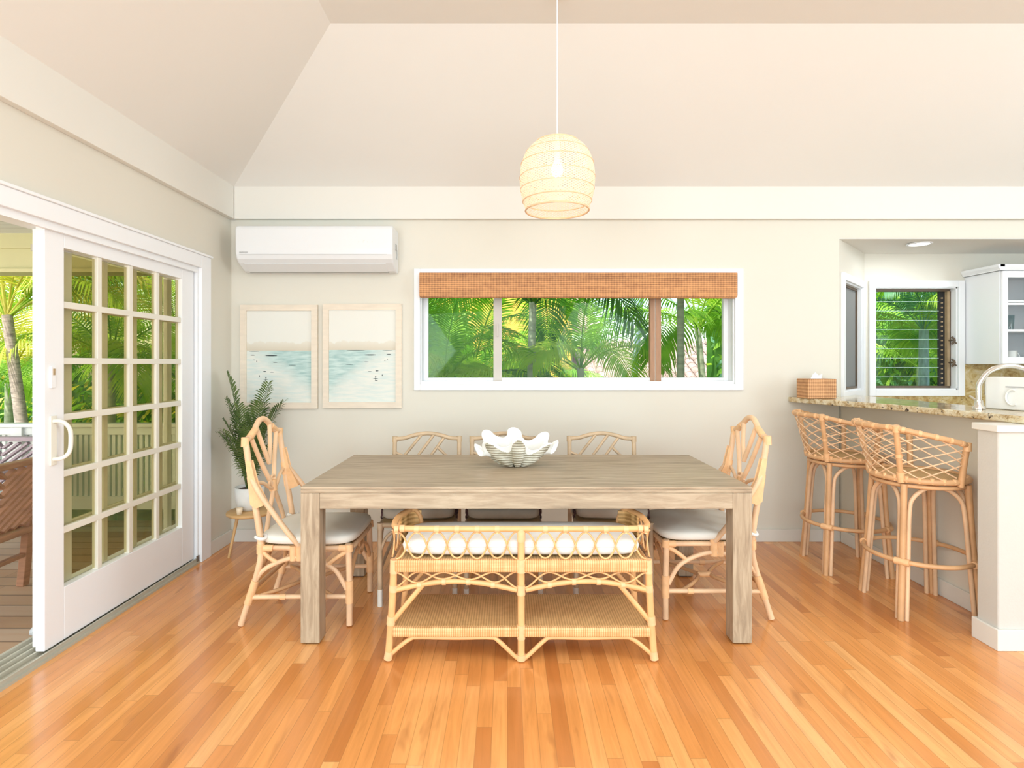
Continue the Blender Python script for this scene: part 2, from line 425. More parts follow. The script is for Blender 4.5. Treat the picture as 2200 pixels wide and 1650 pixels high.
def dup(root, loc, rz, label, group=None):
    kids = {}
    for o in list(col.objects): kids.setdefault(o.parent, []).append(o)
    def cp(o, par):
        c = o.copy(); col.objects.link(c)
        if par is not None: c.parent = par
        for ch in kids.get(o, []): cp(ch, c)
        return c
    r = cp(root, None); r.location = loc; r.rotation_euler = (0, 0, rz); r['label'] = label
    if group: r['group'] = group
    return r
# ================================================================== THE ROOM
WX, WY = -2.10, 4.25
# floor, walls, ceiling
struct('floor', MB().box(WX-.02, 6.2, -4.4, 4.98, -.12, 0), 'floor_wood')
m = MB()
m.box(WX-.15, WX, 3.80, 4.40, -.1, 2.75); m.box(WX-.15, WX, -4.4, 1.30, -.1, 2.75); m.box(WX-.15, WX, 1.30, 3.80, 2.0, 2.75)
struct('wall_left', m, 'wall_paint')
m = MB()
wx0, wx1, wz0, wz1 = -.662, 1.725, 1.197, 2.029
m.box(WX, wx0, WY, WY+.15, -.1, 2.75); m.box(wx0, wx1, WY, WY+.15, -.1, wz0); m.box(wx0, wx1, WY, WY+.15, wz1, 2.75)
m.box(wx1, 2.525, WY, WY+.15, -.1, 2.75)
struct('wall_back', m, 'wall_paint')
struct('wall_header', MB().box(2.525, 6.2, WY, WY+.12, 2.305, 2.75), 'wall_paint')
struct('wall_right', MB().box(6.0, 6.15, -4.4, 4.98, -.1, 3.4), 'wall_paint')
struct('wall_front', MB().box(WX-.15, 6.15, -4.55, -4.4, -.1, 3.4), 'wall_paint')
# ceiling: two slopes meeting in a hip, then the flat top
cx, cy, cz, fx, fy, fz = WX, WY, 2.665, -.996, 3.146, 3.27
m = MB()
m.add([(cx, cy, cz), (6.2, cy, cz), (6.2, fy, fz), (fx, fy, fz)], [(0, 1, 2, 3)])
m.add([(cx, cy, cz), (fx, fy, fz), (fx, -4.55, fz), (cx, -4.55, cz)], [(0, 1, 2, 3)])
m.add([(fx, fy, fz), (6.2, fy, fz), (6.2, -4.55, fz), (fx, -4.55, fz)], [(0, 1, 2, 3)])
o = struct('ceiling', m, 'ceiling_paint')
sm = o.modifiers.new('thick', 'SOLIDIFY'); sm.thickness = .12; sm.offset = -1
struct('roof_deck', MB().box(WX-.3, 6.3, -4.7, 5.15, 3.5, 3.55), 'ceiling_paint')
# painted band around the top of the walls
struct('trim_1', MB().box(WX+.04, 6.0, WY-.04, WY, 2.443, 2.70), 'band_paint', bevel=.003)
struct('trim_2', MB().box(WX, WX+.04, -4.4, WY-.0405, 2.443, 2.70), 'band_paint', bevel=.003)
struct('baseboard_back', MB().box(WX+.015, 2.525, WY-.015, WY, 0, .095), 'band_paint', bevel=.003)
struct('baseboard_left', MB().box(WX, WX+.015, 3.925, WY-.016, 0, .095), 'band_paint', bevel=.003)

# ---- kitchen corner: slanted wall with a louvre window, wall with the second louvre window
A = Vector((2.525, 4.25, 0)); B = Vector((3.10, 4.85, 0)); dv = (B-A).normalized(); nv = Vector((dv.y, -dv.x, 0)); LAB = (B-A).length
def slab_wall(mb, s0, s1, z0, z1, d0=0, d1=.13):
    p = [A+dv*s0-nv*d0, A+dv*s1-nv*d0, A+dv*s1-nv*d1, A+dv*s0-nv*d1]
    return mb.prism([(q.x, q.y) for q in p], z0, z1)
m = MB(); s0, s1, zz0, zz1 = .11, .73, 1.13, 2.00
slab_wall(m, 0, s0, -.1, 2.42); slab_wall(m, s1, LAB, -.1, 2.42); slab_wall(m, s0, s1, -.1, zz0); slab_wall(m, s0, s1, zz1, 2.42)
struct('wall_slanted', m, 'wall_paint')
kx0, kx1, kz0, kz1 = 3.19, 3.905, 1.125, 2.015
m = MB()
m.box(3.10, kx0, 4.85, 5.0, -.1, 2.42); m.box(kx1, 6.0, 4.85, 5.0, -.1, 2.42); m.box(kx0, kx1, 4.85, 5.0, -.1, kz0); m.box(kx0, kx1, 4.85, 5.0, kz1, 2.42)
struct('wall_kitchen', m, 'wall_paint')
m = MB(); m.prism([(2.525, 4.37), (6.0, 4.37), (6.0, 4.85), (3.10, 4.85)], 2.305, 2.42)
m.prism([(2.525, 4.25), (6.0, 4.25), (6.0, 4.371), (2.63, 4.371)], 2.30, 2.306)
struct('ceiling_kitchen', m, 'ceiling_paint')

# ---- main window (window_1)
w = sthing('window_1')
m = MB(); X0, X1, Z0, Z1 = -.708, 1.789, 1.150, 2.071
m.box(X0, wx0, WY-.022, WY, Z0, Z1); m.box(wx1, X1, WY-.022, WY, Z0, Z1); m.box(wx0, wx1, WY-.022, WY, wz1, Z1); m.box(wx0, wx1, WY-.022, WY, Z0, wz0)
m.build('casing', 'trim_white', w, .003)
m = MB()
m.box(wx0-.001, wx0+.01, WY-.0005, WY+.15, wz0, wz1); m.box(wx1-.01, wx1+.001, WY-.0005, WY+.15, wz0, wz1); m.box(wx0+.01, wx1-.01, WY, WY+.15, wz1-.01, wz1+.001)
m.build('jamb', 'trim_white', w)
MB().box(wx0+.0101, wx1-.0101, WY-.0005, WY+.15, wz0-.001, wz0+.02).build('window_sill', 'trim_white', w)
m = MB(); fy0, fy1 = 4.34, 4.38
m.box(wx0+.0102, wx0+.045, fy0, fy1, wz0+.0202, wz1-.0102); m.box(wx1-.045, wx1-.0102, fy0, fy1, wz0+.0202, wz1-.0102)
m.box(wx0+.045, wx1-.045, fy0, fy1, wz0+.0202, wz0+.045); m.box(wx0+.045, wx1-.045, fy0, fy1, wz1-.04, wz1-.0102)
m.build('window_frame', 'trim_white', w, .002)
m = MB().box(-.108, -.043, fy0-.012, fy1, wz0+.02, wz1-.02); m.build('mullion', 'sash_grey', w, .002, label='grey-beige sliding stile')
m = MB().box(1.108, 1.143, fy0-.012, fy1, wz0+.02, wz1-.02).box(1.150, 1.190, fy0-.018, fy1-.01, wz0+.02, wz1-.02)
mm = m.build('mullion', 'sash_brown', w, .002, label='brown wooden stile')
MB().box(1.1432, 1.1498, fy0-.006, fy1-.012, wz0+.02, wz1-.02).build('weather_strip', 'frame_wood', mm)
MB().box(-.082, -.070, fy0-.028, fy0-.012, 1.56, 1.66).build('latch', 'sash_grey', w)
for a, b in ((wx0+.045, -.108), (-.043, 1.108), (1.190, wx1-.045)):
    MB().box(a, b, 4.358, 4.361, wz0+.045, wz1-.04).build('pane', 'glass_clear', w)

# ---- slanted louvre window (window_2)
w = sthing('window_2')
m = MB()
for a, b, c, d in ((s0-.055, s0, zz0-.055, zz1+.055), (s1, s1+.055, zz0-.055, zz1+.055), (s0, s1, zz1, zz1+.055), (s0, s1, zz0-.055, zz0)):
    slab_wall(m, a, b, c, d, -.02, 0)
m.build('casing', 'trim_white', w, .002)
m = MB(); slab_wall(m, s0, s0+.012, zz0, zz1, 0, .13); slab_wall(m, s1-.012, s1, zz0, zz1, 0, .13); slab_wall(m, s0, s1, zz0, zz0+.012, 0, .13); slab_wall(m, s0, s1, zz1-.012, zz1, 0, .13)
m.build('jamb', 'trim_white', w)
m = MB()
for a, b, c, d in ((s0+.012, s0+.035, zz0+.012, zz1-.012), (s1-.035, s1-.012, zz0+.012, zz1-.012), (s0+.012, s1-.012, zz0+.012, zz0+.03), (s0+.012, s1-.012, zz1-.03, zz1-.012)):
    slab_wall(m, a, b, c, d, .028, .06)
m.build('window_frame', 'bronze', w)
m = MB(); slab_wall(m, s0+.035, s1-.035, zz0+.03, zz1-.03, .040, .042); m.build('insect_screen', 'screen_mesh', w, label='grey insect screen')
for z in (1.36, 1.54):
    p = A+dv*(s1-.03)-nv*.028
    m = MB(); m.tube([p, p+nv*.035], .006); m.tube([p+nv*.03+Vector((0, 0, -.03)), p+nv*.045, p+nv*.03+Vector((0, 0, .03))], .008, 6, smooth_path=3); m.tube([p+nv*.04, p+nv*.05+dv*.035], .006)
    m.build('crank', 'bronze', w)

# ---- kitchen louvre window (window_3)
w = sthing('window_3')
m = MB(); t_ = .055
m.box(kx0-t_, kx0, 4.83, 4.85, kz0-t_, kz1+t_); m.box(kx1, kx1+t_, 4.83, 4.85, kz0-t_, kz1+t_); m.box(kx0, kx1, 4.83, 4.85, kz1, kz1+t_); m.box(kx0, kx1, 4.83, 4.85, kz0-t_, kz0)
m.build('casing', 'trim_white', w, .003)
m = MB(); m.box(kx0, kx0+.01, 4.85, 5, kz0, kz1); m.box(kx1-.01, kx1, 4.85, 5, kz0, kz1); m.box(kx0, kx1, 4.85, 5, kz0, kz0+.01); m.box(kx0, kx1, 4.85, 5, kz1-.01, kz1)
m.build('jamb', 'trim_white', w)
m = MB(); e = .022
m.box(kx0+.01, kx1-.01, 4.91, 4.95, kz1-.03, kz1-.01); m.box(kx0+.01, kx1-.01, 4.91, 4.95, kz0+.01, kz0+.03); m.box(kx0+.01, kx0+.03, 4.91, 4.95, kz0+.03, kz1-.03)
m.box(kx1-.022, kx1-.01, 4.905, 4.95, kz0+.03, kz1-.03)
m.build('window_frame', 'bronze', w)
MB().box(kx1-.045, kx1-.022, 4.90, 4.95, kz0+.03, kz1-.03).build('window_frame', 'bronze_gold', w, label='gold-brown inner stile')
m = MB(); m.box(kx1-.095, kx1-.045, 4.93, 4.95, kz0+.03, kz1-.03)
m.build('louvre_track', 'dark_gap', w)
m = MB(); x = kx1-.07; z = kz0+.05
while z < kz1-.06: m.box(x-.010, x+.004, 4.922, 4.93, z, z+.012); z += .0415
m.build('louvre_clip', 'bronze_gold', w)
for i in range(10):
    z = kz0+.075+i*.083
    m = MB(); m.obox(((kx0+kx1)/2-.035, 4.935, z), (kx1-kx0-.14, .10, .004), Matrix.Rotation(math.radians(76), 3, 'X')); n0 = len(m.f)
    m.obox(((kx0+kx1)/2-.035, 4.935-.0125, z-.0495), (kx1-kx0-.14, .003, .0032), Matrix.Rotation(math.radians(76), 3, 'X'))
    m.mi = [0]*n0+[1]*(len(m.f)-n0); m.build('louvre_blade', ['glass_louvre', 'glass_edge'], w)
for z in (1.36, 1.555):
    m = MB(); m.tube([(kx1-.03, 4.90, z), (kx1-.03, 4.865, z)], .007); m.tube([(kx1-.03, 4.87, z-.035), (kx1-.015, 4.855, z), (kx1-.03, 4.87, z+.03)], .009, 6, smooth_path=3)
    m.tube([(kx1-.02, 4.86, z), (kx1-.005, 4.85, z-.03)], .006); m.build('crank', 'bronze', w)

# ---- sliding door (door_1) with its casing and tracks
d = sthing('door_1'); DZ = 2.0
m = MB(); m.box(WX, WX+.022, 3.80, 3.92, 0, 2.09); m.box(WX, WX+.022, 1.21, 1.30, 0, 2.09); m.box(WX, WX+.022, 1.30, 3.80, DZ+.005, 2.09)
m.box(WX, WX+.032, 1.2, 3.93, 2.09, 2.105)
m.build('casing', 'trim_white', d, .003)
m = MB(); m.box(WX-.15, WX, 3.785, 3.80, 0, DZ); m.box(WX-.15, WX, 1.30, 1.315, 0, DZ); m.box(WX-.15, WX+.001, 1.30, 3.80, DZ-.012, DZ+.006)
m.box(WX-.018, WX+.004, 1.315, 3.785, DZ-.03, DZ-.012)
m.build('jamb', 'trim_white', d)
m = MB(); m.box(WX-.24, WX+.012, 1.30, 3.80, -.02, .012)
for x in (WX-.20, WX-.155, WX-.11, WX-.065, WX-.012): m.box(x, x+.010, 1.31, 3.79, .012, .032)
m.build('track', 'aluminium', d)
def leaf_door(x0, x1, y0, y1, name, glassmat, gy0, gy1):
    zb, zt, gz0, gz1 = .034, 1.982, .285, 1.906
    m = MB(); m.box(x0, x1, y0, gy0, zb, zt); m.box(x0, x1, gy1, y1, zb, zt); m.box(x0, x1, gy0, gy1, zb, gz0); m.box(x0, x1, gy0, gy1, gz1, zt)
    lf = m.build(name, 'trim_white', d, .003)
    xm = (x0+x1)/2; cw = (gy1-gy0)/4; ch = (gz1-gz0)/6
    m = MB()
    for i in range(1, 4): m.box(x0+.006, x1-.006, gy0+cw*i-.016, gy0+cw*i+.016, gz0, gz1)
    for j in range(1, 6): m.box(x0+.0055, x1-.0055, gy0, gy1, gz0+ch*j-.016, gz0+ch*j+.016)
    m.build('glazing_bars', 'muntin_white', lf, .003)
    for i in range(4):
        for j in range(6):
            MB().box(xm-.002, xm+.002, gy0+cw*i+.012, gy0+cw*(i+1)-.012, gz0+ch*j+.012, gz0+ch*(j+1)-.012).build('pane', glassmat, lf)
    return lf
lf = leaf_door(WX-.062, WX-.020, 2.558, 3.775, 'door_leaf', 'glass_door', 2.672, 3.640)
leaf_door(WX-.112, WX-.074, 2.60, 3.784, 'door_leaf', 'glass_door', 2.79, 3.758)
m = MB(); m.tube([(WX-.022, 2.60, 1.085), (WX+.02, 2.61, 1.082), (WX+.042, 2.625, 1.05), (WX+.045, 2.63, 1.0), (WX+.042, 2.625, .94), (WX+.02, 2.61, .912), (WX-.022, 2.60, .908)], .0095, 10, smooth_path=5)
m.box(WX-.0205, WX-.012, 2.585, 2.62, .88, 1.11); m.build('handle', 'muntin_white', lf, .002)
m = MB().box(WX-.0205, WX-.010, 2.585, 2.612, 1.24, 1.34); m.build('lock_plate', 'trim_white', lf, .002)
MB().box(WX-.0102, WX-.006, 2.594, 2.603, 1.30, 1.33).build('keyhole', 'bronze_gold', lf)
# screen door frame folded against the outer leaf
m = MB(); m.box(WX-.200, WX-.170, 2.705, 2.76, .036, 1.975); m.box(WX-.200, WX-.170, 3.73, 3.78, .036, 1.975)
m.box(WX-.200, WX-.170, 2.76, 3.73, 1.93, 1.975); m.box(WX-.200, WX-.170, 2.76, 3.73, .036, .10)
sf = m.build('screen_door', 'trim_white', d, .006)
m = MB().box(WX-.205, WX-.168, 2.70, 2.725, 1.90, 1.93); m.build('roller_bracket', 'aluminium', sf)
m = MB().tube([(WX-.195, 2.70, .06), (WX-.180, 2.70, .06)], .02, 14); m.build('roller', 'plastic_grey', sf)
for y in (2.55, 3.80-.03):
    pass
MB().box(WX-.004, WX+.006, 3.778, 3.80, .012, .05).build('door_stop', 'bronze', d)

# ================================================================== THE BAR AND KITCHEN
m = MB(); m.box(2.54, 2.66, 2.76, WY+.02, 0, 1.062); struct('wall_bar', m, 'wall_paint')
m = MB(); m.box(2.32, 6.0, 2.64, 2.76, 0, 1.030); struct('wall_bar_end', m, 'stucco', bevel=.006)
struct('trim_3', MB().box(2.305, 6.0, 2.628, 2.775, 1.030, 1.062), 'band_paint', bevel=.003)
struct('baseboard_bar', MB().box(2.525, 2.54, 2.776, WY-.016, 0, .095), 'band_paint', bevel=.003)
struct('baseboard_bar_end', MB().prism([(2.305, 2.625), (6.0, 2.625), (6.0, 2.64), (2.32, 2.64), (2.32, 2.76), (2.525, 2.76), (2.525, 2.775), (2.305, 2.775)], 0, .10), 'band_paint', bevel=.003)
P = [(2.135, 4.249), (2.128, 4.20), (2.150, 4.10), (2.38, 3.47), (2.425, 3.15), (2.445, 2.95), (2.475, 2.66), (2.50, 2.615), (2.56, 2.60), (5.2, 2.60), (5.2, 3.0), (2.92, 3.0), (2.80, 3.12), (2.80, 4.249+.25), (2.53, 4.249)]
o = MB().prism(P, 1.0625, 1.100).build('bar_counter', 'granite', None, .008, 3)
tag(o, 'speckled beige granite bar counter with a curved front edge', 'counter')
o = MB().prism([(2.802, 4.531), (3.10, 4.838), (5.2, 4.838), (5.2, 4.24), (2.802, 4.24)], .905, .94).build('kitchen_counter', 'granite', None, .004)
tag(o, 'lower granite worktop along the kitchen wall behind the bar', 'counter')
m = MB(); m.box(3.12, 5.2, 4.29, 4.838, .09, .904); o = m.build('body', 'trim_white'); bc = thing('base_cabinet', 'white base cabinet under the kitchen worktop', 'cabinet'); o.parent = bc
m = MB()
for i in range(4): m.box(3.13+i*.515, 3.13+i*.515+.50, 4.27, 4.289, .12, .88)
m.build('door', 'trim_white', bc, .003); MB().box(3.15, 5.15, 4.34, 4.8, 0, .089).build('plinth', 'trim_white', bc)
o = MB().box(kx0-t_, 5.2, 4.839, 4.849, .941, kz0-t_-.001).box(kx1+t_+.001, 5.2, 4.839, 4.849, kz0-t_-.001, 1.345).build('backsplash', 'granite_splash'); o['kind'] = 'structure'
o.name = 'trim_4'
# outlet
ou = thing('wall_outlet', 'white outlet plate on the granite backsplash', 'outlet', (4.185, 4.838, 1.135))
MB().box(-.052, .052, -.006, 0, -.058, .058).build('plate', 'plastic_white', ou, .002)
m = MB().box(-.017, .017, -.009, -.006, -.042, -.008).box(-.017, .017, -.009, -.006, .008, .042); m.build('socket', 'porcelain', ou, .002)
# faucet
fa = thing('faucet', 'brushed steel gooseneck faucet on the bar counter', 'faucet', (2.60, 3.08, 1.101))
MB().lathe([(.030, 0), (.030, .012), (.020, .022), (.018, .05)], 20).build('base', 'steel', fa)
m = MB(); pts = [(0, 0, .04), (0, 0, .12), (.012, 0, .165)]
for k in range(0, 9):
    a = PI-PI*k/8*.82; pts.append((.155+.145*math.cos(a), -.02*k/8, .135+.105*math.sin(a)))
pts = [(0, 0, .04), (0, 0, .13)]+pts[4:]+[(.325, -.03, .085), (.345, -.03, .06)]
m.tube(pts, .0135, 12, smooth_path=4); m.build('spout', 'steel', fa)
MB().tube([(0, .02, .05), (.0, .06, .07)], .006, 8).build('lever', 'steel', fa)
# white canister with a loop handle
kb = thing('canister', 'square white canister with a loop handle behind the faucet', 'canister', (2.79, 3.02, 1.101), math.radians(-74))
MB().box(-.15, .15, -.06, .06, 0, .178).build('body', 'porcelain', kb, .008, 3)
m = MB(); m.tube([(-.01+.032*math.cos(t), -.066, .070+.042*math.sin(t)) for t in [PI*.35+k*PI*1.3/9 for k in range(10)]], .006, 8, smooth_path=3); m.build('handle', 'porcelain', kb)
MB().box(-.045, .06, -.064, -.058, .122, .129).build('lid_slot', 'plastic_grey', kb)
# upper cabinet with glass door
uc = thing('wall_cabinet', 'white upper cabinet with a glass-paned door and crown moulding', 'cabinet')
x0, x1, y0, y1, z0, z1 = 3.97, 5.0, 4.51, 4.848, 1.347, 2.10
m = MB(); m.box(x0, x0+.018, y0, y1, z0, z1); m.box(x1-.018, x1, y0, y1, z0, z1); m.box(x0+.018, x1-.018, y1-.012, y1, z0+.02, z1-.02); m.box(x0+.018, x1-.018, y0+.001, y1, z0, z0+.02); m.box(x0+.018, x1-.018, y0+.001, y1, z1-.02, z1)
m.build('body', 'trim_white', uc)
m = MB(); m.extr([(y0-.02, z1), (y1, z1), (y1, z1+.05), (y0-.035, z1+.05), (y0-.035, z1+.03)], x0-.02, x1); m.extr([(x0-.015, z1), (x0+.02, z1), (x0+.02, z1+.05), (x0-.035, z1+.05), (x0-.035, z1+.03)], y0-.035, y1, 'Y'); m.build('crown', 'trim_white', uc, .002)
for z in (1.605, 1.85): MB().box(x0+.019, x1-.019, y0+.02, y1-.014, z, z+.016).build('shelf', 'trim_white', uc)
m = MB(); dx0, dx1 = 3.98, 4.47; gx0, gx1, gz0, gz1 = 4.025, 4.425, 1.405, 2.045
m.box(dx0, gx0, y0-.022, y0-.002, z0+.004, z1-.004); m.box(gx1, dx1, y0-.022, y0-.002, z0+.004, z1-.004); m.box(gx0, gx1, y0-.022, y0-.002, z0+.004, gz0); m.box(gx0, gx1, y0-.022, y0-.002, gz1, z1-.004)
for k in (1, 2): m.box(gx0, gx1, y0-.020, y0-.004, gz0+k*(gz1-gz0)/3-.009, gz0+k*(gz1-gz0)/3+.009)
m.box(4.216, 4.234, y0-.0195, y0-.0045, gz0, gz1)
dr = m.build('door', 'trim_white', uc, .002); MB().box(gx0, gx1, y0-.013, y0-.010, gz0, gz1).build('pane', 'glass_clear', dr)
m = MB().box(4.475, 4.98, y0-.022, y0-.002, z0+.004, z1-.004); m.build('door', 'trim_white', uc, .002)
for k, (x, z, lab) in enumerate(((4.06, 1.622, 'clear drinking glass on the middle cabinet shelf, nearest the side'), (4.15, 1.622, 'clear drinking glass on the middle cabinet shelf, second from the side'))):
    o = MB().lathe([(.030, 0), (.036, .13), (.033, .13), (.027, .006)], 16).build('drinking_glass', 'glass_ware'); o.location = (x, 4.62, z); tag(o, lab, 'glass', 'glasses in the wall cabinet')
for k, (x, lab) in enumerate(((4.07, 'white mug on the bottom cabinet shelf, nearest the side'), (4.17, 'white mug on the bottom cabinet shelf, second from the side'))):
    mg = thing('mug', lab, 'mug', (x, 4.62, 1.368), 0, 'mugs in the wall cabinet')
    MB().lathe([(.034, 0), (.038, .09), (.034, .09), (.030, .008)], 16).build('bowl', 'porcelain', mg)
    MB().tube([(.036, 0, .07), (.06, 0, .06), (.06, 0, .03), (.035, 0, .02)], .005, 6, smooth_path=3).build('handle', 'porcelain', mg)
# woven tissue box
tb = thing('tissue_box', 'brown woven tissue box on the left end of the bar counter', 'box', (2.245, 4.06, 1.101), math.radians(3))
MB().box(-.105, .105, -.075, .075, 0, .142).build('body', 'woven_box', tb, .006)
m = MB(); m.add([(-.04, 0, .143), (.04, 0, .143), (.03, .02, .165), (.045, -.005, .178), (.0, .01, .188), (-.035, -.01, .172)], [(0, 1, 2, 4), (0, 4, 5), (1, 3, 2)]); m.build('tissue', 'tissue', tb)
# recessed kitchen light
rl = thing('recessed_light', 'round recessed downlight in the kitchen ceiling', 'light', (3.26, 4.42, 2.300))
MB().lathe([(.088, 0), (.088, -.006), (.072, -.008), (.068, -.001)], 32).build('trim_ring', 'trim_white', rl)
MB().lathe([(.0, -.0045), (.068, -.0045)], 32, close=False).build('lens', 'can_glow', rl)
# ================================================================== DINING TABLE
T = thing('dining_table', 'long greyed-wood dining table with square legs', 'table', (.091, 3.16, 0))
tw, td, th = 1.0875, .47, .76
MB().box(-tw, tw, -td, td, th-.012, th).box(-tw, tw, -td, td, th-.03, th-.0125).build('tabletop', 'driftwood', T, .002)
for sx in (-1, 1):
    for sy in (-1, 1):
        x0 = sx*tw-(.092 if sx > 0 else 0); y0 = sy*td-(.092 if sy > 0 else 0)
        MB().box(x0, x0+.092, y0, y0+.092, .006, th-.0305).build('leg', 'driftwood_leg', T, .003)
        MB().box(x0+.012, x0+.08, y0+.012, y0+.08, 0, .006).build('foot_pad', 'dark_gap', T)
for sy in (-1, 1): MB().box(-tw+.093, tw-.093, sy*(td-.010)-.012, sy*(td-.010)+.012-.004, th-.105, th-.0305).build('apron', 'driftwood', T, .002)
for sx in (-1, 1): MB().box(sx*(tw-.014)-.012, sx*(tw-.014)+.010, -td+.093, td-.093, th-.105, th-.0305).build('apron', 'driftwood', T, .002)

# ================================================================== rattan helpers
def rod(parent, name, pts, r, mat='rattan', k=5, n=8, **kw):
    return MB().tube(pts, r, n, smooth_path=k if len(pts) > 2 else 0).build(name, mat, parent, **kw)
def wrap(mb, p, q, r, n=10):
    return mb.tube([p, q], r, n)
def wraps(parent, segs, mat='rattan_wrap', name='binding'):
    for p, q, r in segs: MB().tube([p, q], r, 10).build(name, mat, parent)

# ================================================================== ARMCHAIRS at the table ends (faces +X)
def armchair(label, loc, rz):
    c = thing('rattan_armchair', label, 'chair', loc, rz, 'rattan armchairs at the table ends')
    hw = .215; R = .0165
    back = lambda s: [(-.283, s*hw, .006), (-.236, s*hw, .15), (-.205, s*hw, .25), (-.183, s*hw, .34), (-.18, s*hw, .42), (-.194, s*hw, .53), (-.214, s*hw, .65), (-.236, s*hw, .79), (-.260, s*hw, .962)]
    for s in (-1, 1):
        rod(c, 'leg', back(s), R, 'rattan_pale', label='swept rear leg running up into the back post')
        rod(c, 'leg', [(.277, s*hw, .006), (.277, s*hw, .2), (.272, s*hw, .425)], R, 'rattan_pale')
    crest = [(-.262, -hw, .955), (-.262, -.18, .962), (-.262, -.13, .975), (-.265, -.085, 1.012), (-.268, -.04, 1.040), (-.269, 0, 1.047), (-.268, .04, 1.040), (-.265, .085, 1.012), (-.262, .13, .975), (-.262, .18, .962), (-.262, hw, .955)]
    rod(c, 'crest_rail', crest, .0155, 'rattan_pale')
    r2 = .0125
    for s in (-1, 1):
        rod(c, 'back_rod', [(-.255, s*.155, .955), (-.232, s*.075, .80), (-.205, 0, .665), (-.197, -s*.075, .545), (-.190, -s*.135, .425)], r2, 'rattan_pale')
        rod(c, 'back_rod', [(-.262, s*.082, 1.005), (-.243, s*.045, .90), (-.228, -s*.003, .80)], r2, 'rattan_pale')
        rod(c, 'back_rod', [(-.232, s*.20, .735), (-.216, s*.11, .715), (-.206, s*.045, .675), (-.206, s*.01, .665)], r2*.8, 'rattan_pale')
    rod(c, 'back_ring', [(-.213+.002*math.sin(a), .034*math.cos(a), .700+.034*math.sin(a)) for a in [k*PI/6 for k in range(12)]]+[(-.213, .034, .700)], .0075, 'rattan_pale', 2)
    fr = [(-.18, -hw, .402), (.04, -hw, .402), (.272, -hw, .402), (.285, -hw+.03, .402), (.290, 0, .402), (.285, hw-.03, .402), (.272, hw, .402), (.04, hw, .402), (-.18, hw, .402), (-.185, 0, .402)]
    MB().tube(fr, .0135, 8, closed=True).build('seat_frame', 'rattan_pale', c)
    MB().box(-.17, .27, -hw+.01, hw-.01, .398, .412).build('seat_deck', 'cane_seat', c, .003)
    for s in (-1, 1):
        a = [(-.232, s*(hw+.004), .775), (-.185, s*(hw+.022), .70), (-.11, s*(hw+.030), .60), (-.03, s*(hw+.026), .49), (.022, s*(hw+.012), .418)]
        rod(c, 'arm', a, .0145, 'rattan_pale')
        # wicker-wrapped wedge between post and arm
        m = MB(); q = [(-.237, .80), (-.205, .60), (-.150, .655), (-.215, .79)]
        vs = [(x, s*(hw+d+.004), z) for d in (-.017, .017) for x, z in [(-.246, .85), (-.222, .63), (-.195, .615), (-.148, .635), (-.2, .735), (-.228, .85)]]
        m.add(vs, [tuple(range(6)), tuple(range(6, 12))[::-1]]+[(i, (i+1) % 6, (i+1) % 6+6, i+6) for i in range(6)])
        m.build('arm_wrap', 'rattan_wrap', c, .004)
        rod(c, 'side_arch', [(-.212, s*hw, .225), (-.17, s*hw, .285), (-.10, s*hw, .325), (0, s*(hw+.004), .357), (.08, s*(hw+.003), .350), (.16, s*hw, .318), (.215, s*hw, .275), (.262, s*hw, .19)], .0125, 'rattan_pale')
        rod(c, 'corner_brace', [(-.172, s*hw, .385), (-.135, s*hw, .352), (-.095, s*hw, .328)], .0115, 'rattan_wrap')
        rod(c, 'corner_brace', [(.264, s*hw, .385), (.21, s*hw, .352), (.165, s*hw, .315)], .0115, 'rattan_wrap')
        rod(c, 'side_stretcher', [(-.236, s*hw, .15), (0, s*hw, .152), (.277, s*hw, .153)], .0125, 'rattan_pale')
        g = s*hw
        wraps(c, [((-.010, g, .34), (-.010, g, .415), .021), ((.022, g, .34), (.022, g, .43), .021), ((-.247, g, .115), (-.207, g, .235), .0205), ((.277, g, .12), (.277, g, .235), .0205),
                  ((.277, g, .385), (.274, g, .422), .0215), ((-.181, g, .375), (-.181, g, .425), .0205), ((-.165, g, .402), (-.115, g, .402), .0175), ((.225, g, .402), (.262, g, .402), .0175),
                  ((-.262, g, .925), (-.26, g, .972), .0205), ((-.262, s*.165, .9645), (-.262, s*.10, .998), .0185), ((-.222, g, .70), (-.232, g, .77), .0205), ((-.08, g, .151), (-.05, g, .151), .0155), ((.13, g, .152), (.16, g, .152), .0155)])
        # bowed curves between the side stretchers, tied in the middle
        rod(c, 'stretcher_curve', [(s*.19, -hw, .155), (s*.10, -.12, .158), (s*.035, 0, .160), (s*.10, .12, .158), (s*.19, hw, .155)], .0105, 'rattan')
        x = .277 if s > 0 else -.192
        rod(c, 'cross_arch', [(x if s > 0 else -.225, -hw, .205), (x, -.13, .31), (x, 0, .357), (x, .13, .31), (x if s > 0 else -.225, hw, .205)], .011, 'rattan')
    rod(c, 'rear_stretcher', [(-.226, -hw, .185), (-.226, hw, .185)], .0115, 'rattan')
    rod(c, 'front_ring', [(.28, .045*math.cos(k*PI/6), .345+.038*math.sin(k*PI/6)) for k in range(13)], .008, 'rattan', 2)
    wraps(c, [((-.035, 0, .160), (.035, 0, .160), .016), ((-.205, 0, .65), (-.212, 0, .71), .022)])
    return c
def seat_pad(name, label, loc, rz, mat, hx, hy, hz, group, ties=None, **kw):
    q = thing(name, label, 'cushion', loc, rz, group)
    MB().pillow((0, 0, hz), hx, hy, hz, **kw).build('pad', mat, q)
    return q
ca = armchair('rattan armchair at the left end of the table, beside the potted palm', (-1.091, 3.095, 0), 0)
cb = dup(ca, (1.112, 3.165, 0), PI, 'rattan armchair at the right end of the table, nearest the bar stools')
